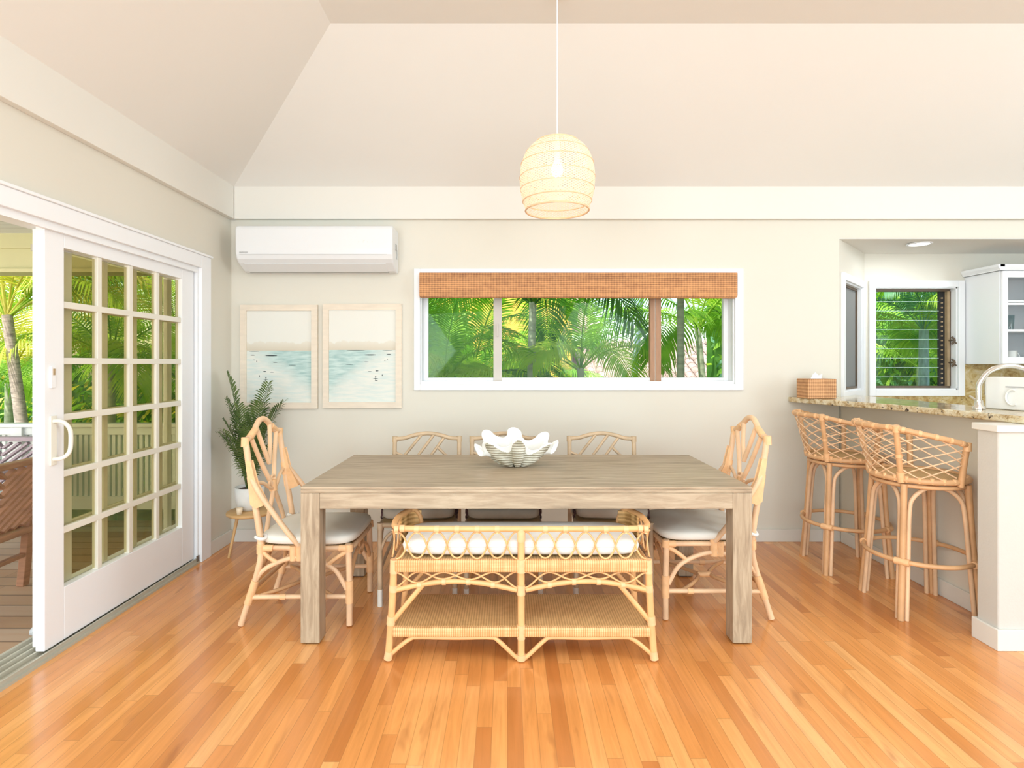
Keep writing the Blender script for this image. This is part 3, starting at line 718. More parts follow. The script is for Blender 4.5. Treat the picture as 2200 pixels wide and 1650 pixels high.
for nm, lab, loc, rz in (('seat_cushion', 'cream linen seat cushion on the left-hand armchair', (-1.041, 3.095, .4135), 0), ('seat_cushion', 'cream linen seat cushion on the right-hand armchair', (1.062, 3.165, .4135), PI)):
    q = thing(nm, lab, 'cushion', loc, rz, 'cushions on the armchairs')
    MB().pillow((0, 0, .033), .255, .232, .033, e=.42, ez=.55, puff=.30, taper=-.06).build('pad', 'linen_cream', q)
    ring = [Vector((math.copysign(abs(math.cos(t))**.42, math.cos(t))*.252, math.copysign(abs(math.sin(t))**.42, math.sin(t))*.229, .036)) for t in [2*PI*k/48 for k in range(48)]]
    MB().tube(ring, .0035, 6, closed=True).build('piping', 'linen_cream', q)
    for s in (-1, 1):
        MB().tube([(-.228+.026*math.cos(a)*1.0, s*.215+.026*math.sin(a), .045+.004*math.sin(a*2)) for a in [k*PI/5 for k in range(10)]], .009, 6, closed=True, smooth_path=2).build('tie', 'linen_white', q)
        

# ================================================================== FAR SIDE CHAIRS (face -Y, built facing +X)
def side_chair(label, loc, rz):
    c = thing('rattan_side_chair', label, 'chair', loc, rz, 'rattan chairs along the wall side of the table'); hw = .208; hb = .212
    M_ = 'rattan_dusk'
    for s in (-1, 1):
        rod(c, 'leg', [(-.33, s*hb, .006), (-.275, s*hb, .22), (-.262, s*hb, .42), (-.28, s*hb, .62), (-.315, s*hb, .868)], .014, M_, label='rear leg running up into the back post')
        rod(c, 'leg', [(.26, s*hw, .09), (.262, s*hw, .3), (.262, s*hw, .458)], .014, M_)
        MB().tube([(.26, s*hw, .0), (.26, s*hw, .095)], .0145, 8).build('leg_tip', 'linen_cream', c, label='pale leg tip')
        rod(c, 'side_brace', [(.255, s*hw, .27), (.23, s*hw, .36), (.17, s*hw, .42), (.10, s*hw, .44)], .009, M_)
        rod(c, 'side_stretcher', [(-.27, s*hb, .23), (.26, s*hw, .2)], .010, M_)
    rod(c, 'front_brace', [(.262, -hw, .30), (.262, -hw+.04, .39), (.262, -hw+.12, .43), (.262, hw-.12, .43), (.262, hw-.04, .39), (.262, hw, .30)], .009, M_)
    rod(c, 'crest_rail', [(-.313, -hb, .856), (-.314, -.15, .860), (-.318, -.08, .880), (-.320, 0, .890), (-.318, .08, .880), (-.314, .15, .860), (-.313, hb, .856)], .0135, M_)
    rod(c, 'lower_rail', [(-.282, -hb, .60), (-.282, hb, .60)], .011, M_)
    # seen from the front: three parallel canes rising to the right, one branch falling right
    def yz(y): return -y
    for (ya, za), (yb, zb) in (((-.145, .75), (-.035, .885)), ((-.055, .75), (.045, .883)), ((.015, .73), (.115, .868))):
        rod(c, 'back_cane', [(-.298, ya, za-.0), (-.318, yb, zb)], .0095, M_)
    rod(c, 'back_cane', [(-.31, .068, .80), (-.300, .125, .745)], .009, M_)
    rod(c, 'back_cane', [(-.302, -hb+.01, .765), (-.300, -.150, .742)], .009, M_)
    for y0, y1 in ((-.145, -.20), (-.055, -.12), (.015, -.08), (.125, .20)):
        rod(c, 'back_cane', [(-.300, y0, .75), (-.283, y1, .60)], .009, M_)
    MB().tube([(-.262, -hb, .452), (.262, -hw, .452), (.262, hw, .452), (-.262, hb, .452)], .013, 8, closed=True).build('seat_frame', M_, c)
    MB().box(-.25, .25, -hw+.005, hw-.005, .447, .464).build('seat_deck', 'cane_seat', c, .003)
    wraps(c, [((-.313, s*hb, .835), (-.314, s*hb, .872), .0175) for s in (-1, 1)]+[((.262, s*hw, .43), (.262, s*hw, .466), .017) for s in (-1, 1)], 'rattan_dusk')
    return c
s1 = side_chair('rattan side chair behind the table, left of the shell, brown-tied cushion', (-.515, 3.385, 0), -PI/2+.05)
s2 = dup(s1, (-.022, 3.385, 0), -PI/2, 'rattan side chair behind the table, its back partly hidden by the shell')
s3 = dup(s1, (.608, 3.39, 0), -PI/2-.05, 'rattan side chair behind the table, right of the shell')
for lab, (x, y), rz, mat, hz, pf in (('rumpled grey linen cushion on the side chair left of the shell', (-.515, 3.385), -PI/2+.05, 'linen_grey', .042, .15), ('flat grey linen cushion on the side chair behind the shell', (-.022, 3.385), -PI/2, 'linen_grey', .040, .1), ('taupe folded cushion on the side chair right of the shell', (.608, 3.39), -PI/2-.05, 'linen_taupe', .043, .1)):
    if 'linen_taupe' not in MT: simple('linen_taupe', (.50, .42, .33), .95, .08, 9, .3, 240)
    q = thing('seat_cushion', lab, 'cushion', (x, y, .466), rz, 'cushions on the side chairs')
    MB().pillow((.015, 0, hz), .235, .198, hz, e=.25, ez=.5, puff=pf, taper=-.05).build('pad', mat, q)
    for s in (-1, 1):
        m = MB(); b = Vector((-.215, s*.205, .055))
        m.tube([b, b+Vector((-.03, s*.012, .02)), b+Vector((-.05, s*.004, .045)), b+Vector((-.02, s*.02, .04)), b], .006, 6, smooth_path=4)
        m.tube([b, b+Vector((.02, s*.02, -.03)), b+Vector((.015, s*.022, -.075))], .006, 6, smooth_path=3)
        m.tube([b, b+Vector((.0, s*.024, -.04)), b+Vector((-.02, s*.026, -.09))], .006, 6, smooth_path=3)
        m.build('tie', 'tie_brown', q)
        b = Vector((.18, s*.203, .03)); m = MB(); m.tube([b, b+Vector((.0, s*.012, -.02)), b+Vector((-.03, s*.008, -.05))], .0055, 6, smooth_path=3); m.tube([b, b+Vector((-.03, s*.012, .015)), b+Vector((-.02, s*.012, -.01)), b], .0055, 6, smooth_path=3); m.build('tie', 'tie_brown', q)

# ================================================================== RATTAN BENCH (back rail towards the camera)
BX = .063
b = thing('rattan_bench', 'low rattan bench with a looped lattice back and a cane shelf', 'bench', (BX, 2.72, 0))
yn, yf = -.175, .175; RB = 'rattan_bench'
for s in (-1, 1):
    rod(b, 'leg', [(s*.606, yn, .006), (s*.590, yn, .22), (s*.578, yn, .46)], .0165, RB)
    rod(b, 'leg', [(s*.606, yf, .006), (s*.590, yf, .22), (s*.578, yf, .46)], .0165, RB)
rod(b, 'middle_post', [(0, yn, .006), (0, yn, .605)], .0165, RB)
rod(b, 'middle_post', [(0, yf, .006), (0, yf, .44)], .0165, RB)
rail = [(-.560, .13, .607), (-.592, .02, .607), (-.592, -.10, .605), (-.572, -.16, .604), (-.52, yn-.006, .604), (-.25, yn-.008, .603), (0, yn-.008, .603), (.25, yn-.008, .603), (.52, yn-.006, .604), (.572, -.16, .604), (.592, -.10, .605), (.592, .02, .607), (.560, .13, .607)]
rod(b, 'top_rail', rail, .0135, RB, 6, 10)
# lattice of two crossing waves on each half of the back, and round the arms
for s in (-1, 1):
    for ph in (0, 1):
        pts = []
        n = 66
        for k in range(n+1):
            x = .018+(.548)*k/n; q = math.sin(PI*(x-.018)/.0913+PI*.5); q = math.copysign(abs(q)**.72, q)
            pts.append((s*x, yn-.004+(.004 if ph else -.004), .527+(.060*q if ph else -.060*q)))
        rod(b, 'lattice_wave', pts, .0043, RB, 1, 6)
    for ph in (0, 1):
        pts = []
        for k in range(41):
            y = -.150+.28*k/40; q = math.sin(PI*(y+.15)/.0913+PI*.5); q = math.copysign(abs(q)**.72, q)
            pts.append((s*(.592 if y < .05 else .592-.25*(y-.05)), y, .527+(.060*q if ph else -.060*q)))
        rod(b, 'lattice_wave', pts, .0043, RB, 1, 6)
    # basket-woven inside of the arm end
    m = MB(); xs = [(.585, .03), (.578, .08), (.566, .125), (.540, .150), (.505, .152)]
    vs = [(s*x, y, z) for z in (.465, .60) for x, y in xs]; k = len(xs)
    m.add(vs, [(i, i+1, i+1+k, i+k) for i in range(k-1)]); o = m.build('arm_panel', 'basket_arm', b); sdm = o.modifiers.new('thick', 'SOLIDIFY'); sdm.thickness = .008
    rod(b, 'arm_end', [(s*.560, .13, .607), (s*.535, .152, .60), (s*.510, .158, .56), (s*.500, .160, .465)], .0115, RB)
    wx = lambda x0, z0, x1, z1, r: ((s*x0, yn-.006, z0), (s*x1, yn-.006, z1), r)
    segs = [((s*(.018+.0913*(k+1)-.010), yn-.008, .602), (s*(.018+.0913*(k+1)+.010), yn-.008, .602), .0158) for k in range(0, 6)]
    segs += [((s*(.018+.0913*(k+1)), yn-.008, .602), (s*(.018+.0913*(k+1)), yn-.008, .583), .009) for k in range(0, 6)]
    wraps(b, segs, 'rattan_wrap')
    # lower waves and arch rail
    def arch(u): return .322+.040*math.sin(PI*u)
    rod(b, 'arch_rail', [(s*(.02+.556*u), yn, arch(u)) for u in [k/12 for k in range(13)]], .0125, RB, 2)
    for ph in (0, 1):
        pts = []
        for k in range(61):
            u = k/60; x = .018+.556*u; q = .5-.5*math.cos(PI*(u*5+ph)); lo = arch(u)+.012; hi = .405
            pts.append((s*x, yn-.002+(.004 if ph else -.004), lo+(hi-lo)*q))
        rod(b, 'lower_wave', pts, .0046, RB, 1, 6)
    wraps(b, [((s*(.018+.556*u-.009), yn, arch(u)), (s*(.018+.556*u+.009), yn, arch(u)), .0155) for u in (.2, .4, .6, .8)], 'rattan_wrap')
    rod(b, 'diagonal_brace', [(s*.445, yn, .350), (s*.52, yn, .26), (s*.590, yn, .175)], .012, RB)
    rod(b, 'diagonal_brace', [(s*.452, yf, .325), (s*.590, yf, .175)], .011, RB)
    rod(b, 'foot_brace', [(s*.605, yn, .020), (s*.55, yn, .068), (s*.505, yn, .100), (s*.47, yn, .108), (s*.30, yn, .105), (s*.14, yn, .107), (s*.105, yn, .092), (s*.03, yn, .022), (s*.012, yn, .012)], .0105, RB)
    rod(b, 'foot_brace', [(s*.605, yf, .020), (s*.55, yf, .068), (s*.505, yf, .100), (s*.30, yf, .105), (s*.105, yf, .092), (s*.012, yf, .012)], .0105, RB)
    rod(b, 'side_diagonal', [(s*.585, yn, .31), (s*.59, yf, .18)], .006, RB)
    wraps(b, [((s*.607, yn, .008), (s*.600, yn, .045), .0195), ((s*.594, yn, .165), (s*.591, yn, .205), .0195), ((s*.583, yn, .315), (s*.581, yn, .345), .0195), ((s*.579, yn, .40), (s*.577, yn, .462), .020), ((s*.55, yn-.007, .604), (s*.53, yn-.007, .604), .0165)], 'rattan_wrap')
    rod(b, 'side_rail', [(s*.580, yn, .435), (s*.580, yf, .435)], .014, RB)
    rod(b, 'rear_arch', [(s*(.02+.556*u), yf, arch(u)) for u in [k/8 for k in range(9)]], .011, RB, 2)
MB().box(-.575, .575, yn-.020, yn+.012, .408, .463).build('seat_band', 'cane_wrap', b, .008, 3)
MB().box(-.575, .575, yf-.012, yf+.016, .408, .463).build('seat_band', 'cane_wrap', b, .008, 3)
MB().box(-.565, .565, yn+.013, yf-.013, .440, .456).build('seat_deck', 'cane_seat', b)
MB().box(-.586, .586, yn-.016, yn+.012, .112, .155).build('shelf_band', 'cane_wrap', b, .008, 3)
MB().box(-.586, .586, yf-.012, yf+.016, .112, .155).build('shelf_band', 'cane_wrap', b, .008, 3)
MB().box(-.58, .58, yn+.005, yf-.005, .140, .157).build('shelf', 'cane_shelf', b)
wraps(b, [((0, yn, .03), (0, yn, .005), .022), ((0, yn, .10), (0, yn, .165), .0195), ((0, yn, .30), (0, yn, .345), .0195), ((0, yn-.002, .405), (0, yn-.002, .465), .024), ((0, yn-.002, .545), (0, yn-.004, .605), .0195)], 'rattan_wrap')
q = thing('bench_cushion', 'long white cushion lying on the rattan bench seat', 'cushion', (BX, 2.72, .4645))
MB().pillow((0, .0, .043), .552, .155, .043, e=.18, ez=.45, nu=64, puff=.2).build('pad', 'linen_white', q)
m = MB().tube([Vector((math.copysign(abs(math.cos(t))**.18, math.cos(t))*.551, math.copysign(abs(math.sin(t))**.18, math.sin(t))*.154, .046)) for t in [2*PI*k/80 for k in range(80)]], .0025, 6, closed=True); m.build('piping', 'linen_white', q)

# ================================================================== BAR STOOLS (face +X, the bar)
def stool(label, loc, rz):
    c = thing('bar_stool', label, 'stool', loc, rz, 'rattan bar stools')
    L = .197; ZS = .735; SR = .225; M_ = 'rattan'
    feet = [(-L, -L), (L, -L), (L, L), (-L, L)]
    top = .86
    for i, (x, y) in enumerate(feet):
        rod(c, 'leg', [(x*1.0, y*1.0, .0), (x*.88, y*.88, .36), (x*.80, y*.80, .712)], .0165, M_)
    for i in range(4):
        (xa, ya), (xb, yb) = feet[i], feet[(i+1) % 4]
        dx, dy = (xb-xa)/(2*L), (yb-ya)/(2*L)
        def at(P, f, z):
            k = 1-.2*z/.712
            return (P[0]*k+f*dx, P[1]*k+f*dy, z)
        pts = [at((xa, ya), .030, .0), at((xa, ya), .030, .3), at((xa, ya), .030, .56), at((xa, ya), .045, .635), at((xa, ya), .10, .685), at((xa, ya), .15, .692),
               at((xb, yb), -.15, .692), at((xb, yb), -.10, .685), at((xb, yb), -.045, .635), at((xb, yb), -.030, .56), at((xb, yb), -.030, .3), at((xb, yb), -.030, .0)]
        rod(c, 'leg_arch', pts, .0115, 'rattan_pale', 4)
    MB().tube([(.253*math.cos(a), .253*math.sin(a), .305) for a in [2*PI*k/48 for k in range(48)]], .0125, 8, closed=True).build('foot_ring', M_, c)
    MB().tube([((SR-.012)*math.cos(a), (SR-.012)*math.sin(a), .703) for a in [2*PI*k/48 for k in range(48)]], .0115, 8, closed=True).build('seat_hoop', M_, c)
    MB().tube([(SR*math.cos(a), SR*math.sin(a), ZS) for a in [2*PI*k/48 for k in range(48)]], .0155, 8, closed=True).build('seat_hoop', M_, c)
    MB().lathe([(0, ZS-.012), (SR-.01, ZS-.012), (SR-.006, ZS+.004), (SR*.6, ZS+.010), (0, ZS+.010)], 40).build('seat', 'cane_seat', c)
    # back rail: horseshoe, ends lower and forward
    A0 = math.radians(112)
    def rr(a, t):      # a angle from -X, t 0 seat .. 1 rail
        f = abs(a)/A0; zt = 1.015-.085*max(0, f-.35)**1.1/.65; r = SR+.005+(.072*(1-f*f*.55))*t
        return (-r*math.cos(a), -r*math.sin(a), ZS+.008+(zt-ZS-.008)*t)
    arc = [rr(-A0+2*A0*k/24, 1) for k in range(25)]
    endp = lambda s: [rr(s*A0, 1), rr(s*A0, .9), rr(s*A0, .5), rr(s*A0, -.05)]
    rod(c, 'back_rail', arc, .0145, M_, 2, 8)
    for s in (-1, 1):
        p1, p0 = Vector(rr(s*A0, 1)), Vector(rr(s*A0, 0))
        rod(c, 'arm_post', [p1+Vector((0, 0, .012)), p1*.5+p0*.5+Vector((0, 0, 0)), p0+Vector((0, 0, -.03))], .0155, M_)
        a = s*math.radians(42); rod(c, 'back_post', [Vector(rr(a, 1.02)), Vector(rr(a, .5)), Vector(rr(a, -.05))], .0145, M_)
        N = 9
        for k in range(-4, N+1):
            pts = []
            for j in range(15):
                t = j/14; a = -A0+(k+t*4.4)*(2*A0/N)
                if -A0*.985 <= a <= A0*.985: pts.append(rr(s*a, .02+.96*t))
            if len(pts) > 3: rod(c, 'lattice_cane', pts, .0037, 'rattan_pale', 1, 6)
        segs = []
        for k in range(0, 8):
            a = s*(math.radians(8)+k*math.radians(13.5)); 
            if abs(a) < A0: segs += [(Vector(rr(a-.025, 1)), Vector(rr(a+.025, 1)), .0160), (Vector(rr(a, -.03))-Vector((0, 0, .010)), Vector(rr(a, .05)), .0095)]
        segs += [(p1+Vector((0, 0, .014)), p1-Vector((0, 0, .03)), .0185), (Vector(rr(s*math.radians(42), .93)), Vector(rr(s*math.radians(42), 1.05)), .0185), (Vector(rr(s*math.radians(42), .42)), Vector(rr(s*math.radians(42), .48)), .0170), (Vector(rr(s*math.radians(42), -.08)), Vector(rr(s*math.radians(42), .12)), .0185)]
        wraps(c, segs, 'rattan_wrap')
    sg = []
    for x, y in feet:
        k = 1-.2*.305/.712; p = Vector((x*k, y*k, 0)); u = p.normalized(); v = Vector((-u.y, u.x, 0))
        sg.append((p-v*.034+u*.002+Vector((0, 0, .305)), p+v*.034+u*.002+Vector((0, 0, .305)), .0185))
    wraps(c, sg, 'rattan_wrap')
    return c
st = stool('rattan bar stool nearest the end of the bar', (2.288, 3.118, 0), math.radians(-6))
dup(st, (2.255, 3.735, 0), math.radians(-8), 'rattan bar stool farther along the bar, by the back wall')

# ================================================================== CLAM SHELL
cs = thing('clam_shell', 'giant fluted clam shell standing on the dining table', 'shell', (.053, 3.22, .7605), math.radians(4)); cs.scale = (1.1, 1.0, 1.0)
def shell_mesh():
    m = MB(); NU, NV = 256, 30; vs = []; fs = []; mi = []
    def W(a): w = math.cos(8*a+.25*math.sin(a*2+.4)); return w
    for j in range(NV+1):
        t = j/NV
        for i in range(NU):
            a = 2*PI*i/NU; w = W(a)
            amp = (.15+.05*t)*(1-.75*abs(math.cos(a))**4); ws = math.copysign(abs(w)**.55, w)
            k = 1+amp*ws
            rx = .030+.158*t**.58; ry = .024+.095*t**.6
            x = rx*math.cos(a)*k; y = ry*math.sin(a)*k
            side = abs(math.cos(a)); back = max(0, math.sin(a)); front = max(0, -math.sin(a))
            top = .148+.036*back**.5-.030*side**3+.012*math.sin(3*a+1)
            z = top*t**1.15+t**2*.030*ws
            z += (1-t)**3*(-.0)+max(0, -w)*.018*(1-t)        # only the ribs touch the table
            x += t**5*.025*math.copysign(side**2, math.cos(a)); z -= t**6*.02*side**2
            vs.append((x, y, max(z, .0005)))
    for j in range(NV):
        for i in range(NU):
            a = 2*PI*(i+.5)/NU; w = W(a); t = (j+.5)/NV
            fs.append((j*NU+i, j*NU+(i+1) % NU, (j+1)*NU+(i+1) % NU, (j+1)*NU+i)); mi.append(1 if t > .80+.13*w else 0)
    m.add(vs, fs, True); m.mi = mi
    m.add(vs[:NU], [tuple(range(NU))[::-1]], True, 0); return m
o = shell_mesh().build('valve', ['shell_grey', 'shell_white'], cs)
sdm = o.modifiers.new('thick', 'SOLIDIFY'); sdm.thickness = .006; sdm.offset = -1; sdm.material_offset = 1; sdm.material_offset_rim = 1

# ================================================================== PENDANT
PX, PY = (1197-1090)*2.85/1200, 2.85
p = thing('pendant_lamp', 'woven dome pendant lamp glowing above the dining table', 'lamp', (PX, PY, 2.13))
prof = [(.160, .004), (.164, .020), (.176, .055), (.186, .10), (.191, .15), (.190, .195), (.181, .245), (.164, .29), (.138, .325), (.105, .350), (.070, .366), (.035, .374), (.012, .377)]
P_ = [Vector((r, 0, z)) for r, z in prof]; P_ = catmull(P_, 4)
o = MB().lathe([(q.x, q.z) for q in P_], 72, close=False).build('lamp_shade', 'lamp_weave', p)
for r, z in ((.161, .004), (.177, .055), (.188, .10), (.191, .158), (.187, .225), (.164, .29), (.105, .350)):
    pass
m = MB()
for r, z, q in ((.161, .004, .0048), (.175, .050, .0028), (.188, .11, .002), (.1915, .17, .002), (.184, .24, .002), (.160, .297, .002), (.108, .350, .0028)):
    m.tube([(r*math.cos(a), r*math.sin(a), z) for a in [2*PI*k/64 for k in range(64)]], q, 6, closed=True)
m.build('hoops', 'rattan_pale', p)
MB().tube([(0, 0, .375), (0, 0, 3.27-2.13)], .0035, 8).build('cord', 'trim_white', p)
MB().lathe([(.0, .25), (.014, .252), (.018, .27), (.018, .33), (.008, .38), (0, .38)], 20).build('socket', 'trim_white', p)
MB().lathe([(.0, .17), (.018, .178), (.029, .20), (.030, .215), (.022, .238), (.013, .255), (0, .256)], 20).build('bulb', 'bulb_glow', p)
MB().lathe([(.05, 1.115), (.05, 1.138), (.0, 1.139)], 24).build('ceiling_rose', 'trim_white', p)

# ================================================================== AIR CONDITIONER
ac = thing('air_conditioner', 'white wall-mounted split air conditioner above the two pictures', 'air conditioner', (-1.395, WY, 0))
X0, X1 = -.565, .568
pr = [(0, 2.035), (-.055, 2.030), (-.10, 2.038), (-.185, 2.083), (-.214, 2.108), (-.228, 2.14), (-.232, 2.18), (-.232, 2.325), (-.224, 2.343), (-.205, 2.350), (0, 2.350)]
MB().extr(pr, X0, X1).build('body', 'plastic_white', ac, .012, 3)
MB().extr([(-.092, 2.035), (-.180, 2.0805), (-.183, 2.078), (-.094, 2.032)], X0+.045, X1-.06).build('air_flap', 'plastic_white', ac, .001)
MB().extr([(-.075, 2.0305), (-.0925, 2.0348), (-.0915, 2.0335), (-.075, 2.0290)], X0+.04, X1-.055).build('outlet_slot', 'plastic_grey', ac)
MB().box(X0+.03, X1-.04, -.2322, -.2320, 2.1385, 2.140).build('panel_seam', 'plastic_grey', ac)
m = MB()
for k, w_ in enumerate((.008, .004, .008, .007, .008, .005)): m.box(X0+.032+k*.0105, X0+.032+k*.0105+w_, -.2335, -.2318, 2.150, 2.157)
m.build('brand_mark', 'plastic_grey', ac)
m = MB()
for k in range(4): m.box(X1-.245+k*.032, X1-.238+k*.032, -.2328, -.2318, 2.226, 2.230)
m.box(X1-.212, X1-.198, -.2328, -.2318, 2.238, 2.240)
m.build('display_marks', 'frame_wood', ac)
m = MB(); m.box(X1-.001, X1+.006, -.13, -.09, 2.19, 2.235); m.box(X1-.001, X1+.004, -.085, -.07, 2.13, 2.20); m.build('pipe_knockout', 'plastic_grey', ac, .001)

# ================================================================== PICTURES
def picture(label, x0, x1, z0, z1, mat, flip):
    p = thing('framed_print', label, 'picture', ((x0+x1)/2, WY-.001, (z0+z1)/2), 0, 'framed beach prints')
    w_, h_ = (x1-x0)/2, (z1-z0)/2; f = .045; y0, y1 = -.028, 0
    m = MB(); m.extr([], 0, 0) if False else None
    for q in ([(-w_, -h_), (w_, -h_), (w_-f, -h_+f), (-w_+f, -h_+f)], [(w_, -h_), (w_, h_), (w_-f, h_-f), (w_-f, -h_+f)], [(w_, h_), (-w_, h_), (-w_+f, h_-f), (w_-f, h_-f)], [(-w_, h_), (-w_, -h_), (-w_+f, -h_+f), (-w_+f, h_-f)]):
        vs = [(x, y0, z) for x, z in q]+[(x, y1, z) for x, z in q]
        m.add(vs, [(0, 1, 2, 3), (7, 6, 5, 4), (0, 4, 5, 1), (1, 5, 6, 2), (2, 6, 7, 3), (3, 7, 4, 0)])
    m.build('frame', 'frame_wood', p)
    MB().box(-w_+f, w_-f, -.016, -.002, -h_+f, h_-f).build('print', mat, p)
    m = MB(); k = -1 if flip else 1; Y = -.0168
    def blot(cx, cz, rx, rz, n=10):
        vs = [(k*cx+rx*math.cos(2*PI*i/n), Y, cz+rz*math.sin(2*PI*i/n)) for i in range(n)]; m.add(vs, [tuple(range(n))])
    for cx_, cz_, rx, rz in ((-.06, .008, .048, .0045), (-.20, .012, .018, .003), (.05, .042, .075, .0018), (-.19, .040, .04, .0018),
                            (-.10, -.175, .003, .014), (-.10, -.172, .020, .0022), (-.105, -.186, .012, .0022), (-.10, -.158, .005, .005),
                            (-.15, -.147, .003, .007), (-.11, -.113, .012, .004), (-.17, -.035, .003, .005), (-.19, -.025, .002, .004), (-.03, -.045, .018, .0018), (-.055, -.118, .016, .002), (.10, -.065, .03, .0018)): blot(cx_, cz_, rx, rz)
    m.build('painted_figures', 'print_ink', p)
    return p
picture('framed beach print nearest the corner, figures at its lower left', -2.020, -1.438, 1.012, 1.797, 'beach_print_a', False)
picture('framed beach print next to the window, figures at its lower right', -1.396, -.800, 1.016, 1.804, 'beach_print_b', True)

# ================================================================== BAMBOO SHADE
bs = thing('bamboo_shade', 'rolled-up woven bamboo shade across the top of the main window', 'blind', (.5315, WY-.026, 1.84))
MB().box(-1.187, 1.187, -.052, -.044, .006, .192).box(-1.187, 1.187, -.044, .002, .150, .192).build('valance', 'bamboo_shade', bs, .002)
MB().tube([(-1.18, -.022, .026), (1.18, -.022, .020)], .0205, 14).build('roll', 'bamboo_shade', bs)
for s in (-1, 1): MB().box(s*1.187-.002, s*1.187+.002, -.050, 0, .02, .19).build('end_flap', 'bamboo_shade', bs)

# ================================================================== PLANT STAND, POT, CANDLE, POTTED PALM
ps = thing('plant_stand', 'small round wooden side table holding the potted palm', 'table', (-1.83, 3.98, 0))
MB().lathe([(0, .283), (.150, .283), (.158, .290), (.158, .303), (.150, .308), (0, .308)], 40).build('top', 'stool_oak', ps)
for a in (math.radians(222), math.radians(75), math.radians(335)):
    rod(ps, 'leg', [(.145*math.cos(a), .145*math.sin(a), .0), (.085*math.cos(a), .085*math.sin(a), .285)], lambda t: .0085+.004*t, 'stool_oak')
cn = MB().lathe([(0, 0), (.017, 0), (.021, .045), (.019, .046), (.016, .04), (0, .04)], 20).build('candle', 'candle'); cn.location = (-1.855, 3.868, .3085); tag(cn, 'small beige candle on the edge of the plant stand', 'candle')
pp = thing('potted_palm', 'small palm in a white pot on the wooden stand in the corner', 'plant', (-1.845, 4.0, .3085))
MB().lathe([(0, 0), (.060, 0), (.082, .03), (.095, .08), (.099, .165), (.093, .165), (.088, .145), (0, .145)], 40).build('pot', 'terra_white', pp)
MB().lathe([(.087, .1455), (0, .155)], 24, close=False).build('soil', 'soil', pp)
def frond(L, n, e0, e1, ll, lw, droop, seed, stem=.3, rr=.006, fold=.5):
    R_ = random.Random(seed); m = MB(); pts = []; x = z = 0; N = 24
    for k in range(N+1):
        t = k/N; pts.append(Vector((x, 0, z))); e = e0+(e1-e0)*t**1.3; x += L/N*math.cos(e); z += L/N*math.sin(e)
    m.tube(pts, lambda t: rr*(1-.8*t), 5, cap=False)
    for k in range(n):
        t = stem+(1-stem)*(k+.5)/n; f = t*N; i = min(N-1, int(f)); p = pts[i].lerp(pts[i+1], f-i); d = (pts[i+1]-pts[i]).normalized()
        up = Vector((0, 1, 0)).cross(d)*-1
        tt = (t-stem)/(1-stem); l = ll*(.45+.9*math.sin(PI*min(1, tt*.85+.12)))*R_.uniform(.88, 1.08)
        for s in (-1, 1):
            w = lw*R_.uniform(.85, 1.1); o = Vector((0, s, 0))
            v = (d*(.45+.75*tt)+o*1.0+up*fold*R_.uniform(.5, 1.2)).normalized(); wd = (d*1.0-v*d.dot(v)).normalized()*w
            q0 = p; q1 = p+v*l*.4+Vector((0, 0, -droop*l*.08)); q2 = p+v*l*.75+Vector((0, 0, -droop*l*.34)); q3 = p+v*l*.97+Vector((0, 0, -droop*l*.72))
            m.add([q0-wd*.35, q0+wd*.35, q1-wd, q1+wd, q2-wd*.7, q2+wd*.7, q3], [(0, 1, 3, 2), (2, 3, 5, 4), (4, 5, 6)])
    return m
fr_ = [(.84, 26, 1.50, 1.30, .13, .009, .3, 195, .60), (.66, 30, 1.48, 1.18, .17, .0095, .5, 188, .35), (.78, 28, 1.50, 1.15, .17, .009, .5, 335, .42), (.68, 28, 1.45, .85, .18, .009, .5, 352, .35), (.52, 26, 1.45, 1.05, .17, .010, .6, 205, .25), (.48, 24, 1.4, .85, .16, .010, .7, 240, .2), (.55, 26, 1.45, .8, .17, .010, .6, 300, .25), (.60, 26, 1.45, 1.1, .16, .009, .5, 30, .4), (.62, 26, 1.5, 1.2, .17, .009, .4, 265, .3), (.42, 22, 1.4, .9, .15, .010, .7, 180, .2), (.44, 22, 1.35, .7, .16, .010, .7, 285, .2), (.40, 22, 1.35, .6, .16, .010, .8, 335, .2), (.46, 22, 1.4, .8, .16, .010, .7, 222, .2), (.66, 26, 1.5, 1.0, .17, .009, .5, 310, .35), (.56, 24, 1.5, 1.1, .15, .009, .4, 165, .3)]
for i, (L, n, e0, e1, ll, lw, dr_, az, stm) in enumerate(fr_):
    o = frond(L, n, e0, e1, ll*.66, lw*.62, dr_, i, stm, .0045, .45).build('frond', 'leaf_indoor', pp)
    o.location = (.02*math.cos(math.radians(az)), .02*math.sin(math.radians(az)), .15); o.rotation_euler = (0, 0, math.radians(az))
# ================================================================== PORCH
struct('porch_deck', MB().box(-9, WX-.245, -2, 4.95, -.16, -.04), 'deck_wood')
struct('porch_roof', MB().box(-7.2, WX-.15, -2.0, 5.1, 2.42, 2.50), 'porch_ceiling')
m = MB(); m.box(-7.2, WX-.152, 4.60, 4.74, 2.13, 2.30); m.box(-7.2, WX-.152, 4.58, 4.76, 2.30, 2.42); m.box(-7.2, WX-.152, 4.57, 4.77, 2.10, 2.13)
struct('porch_beam', m, 'beam_leaf_lit')
m = MB(); m.box(-7.2, WX-.16, 4.70, 5.1, 2.36, 2.42); 
rl_ = thing('porch_railing', 'white porch railing with close vertical balusters', 'railing', (-4.4, 4.66, -.04))
MB().box(-2.6, 2.1, -.06, .05, .865, .895).box(-2.6, 2.1, -.03, .02, .80, .865).build('top_rail', 'rail_white', rl_, .004)
MB().box(-2.6, 2.1, -.022, .018, .18, .29).build('bottom_rail', 'rail_white', rl_, .003)
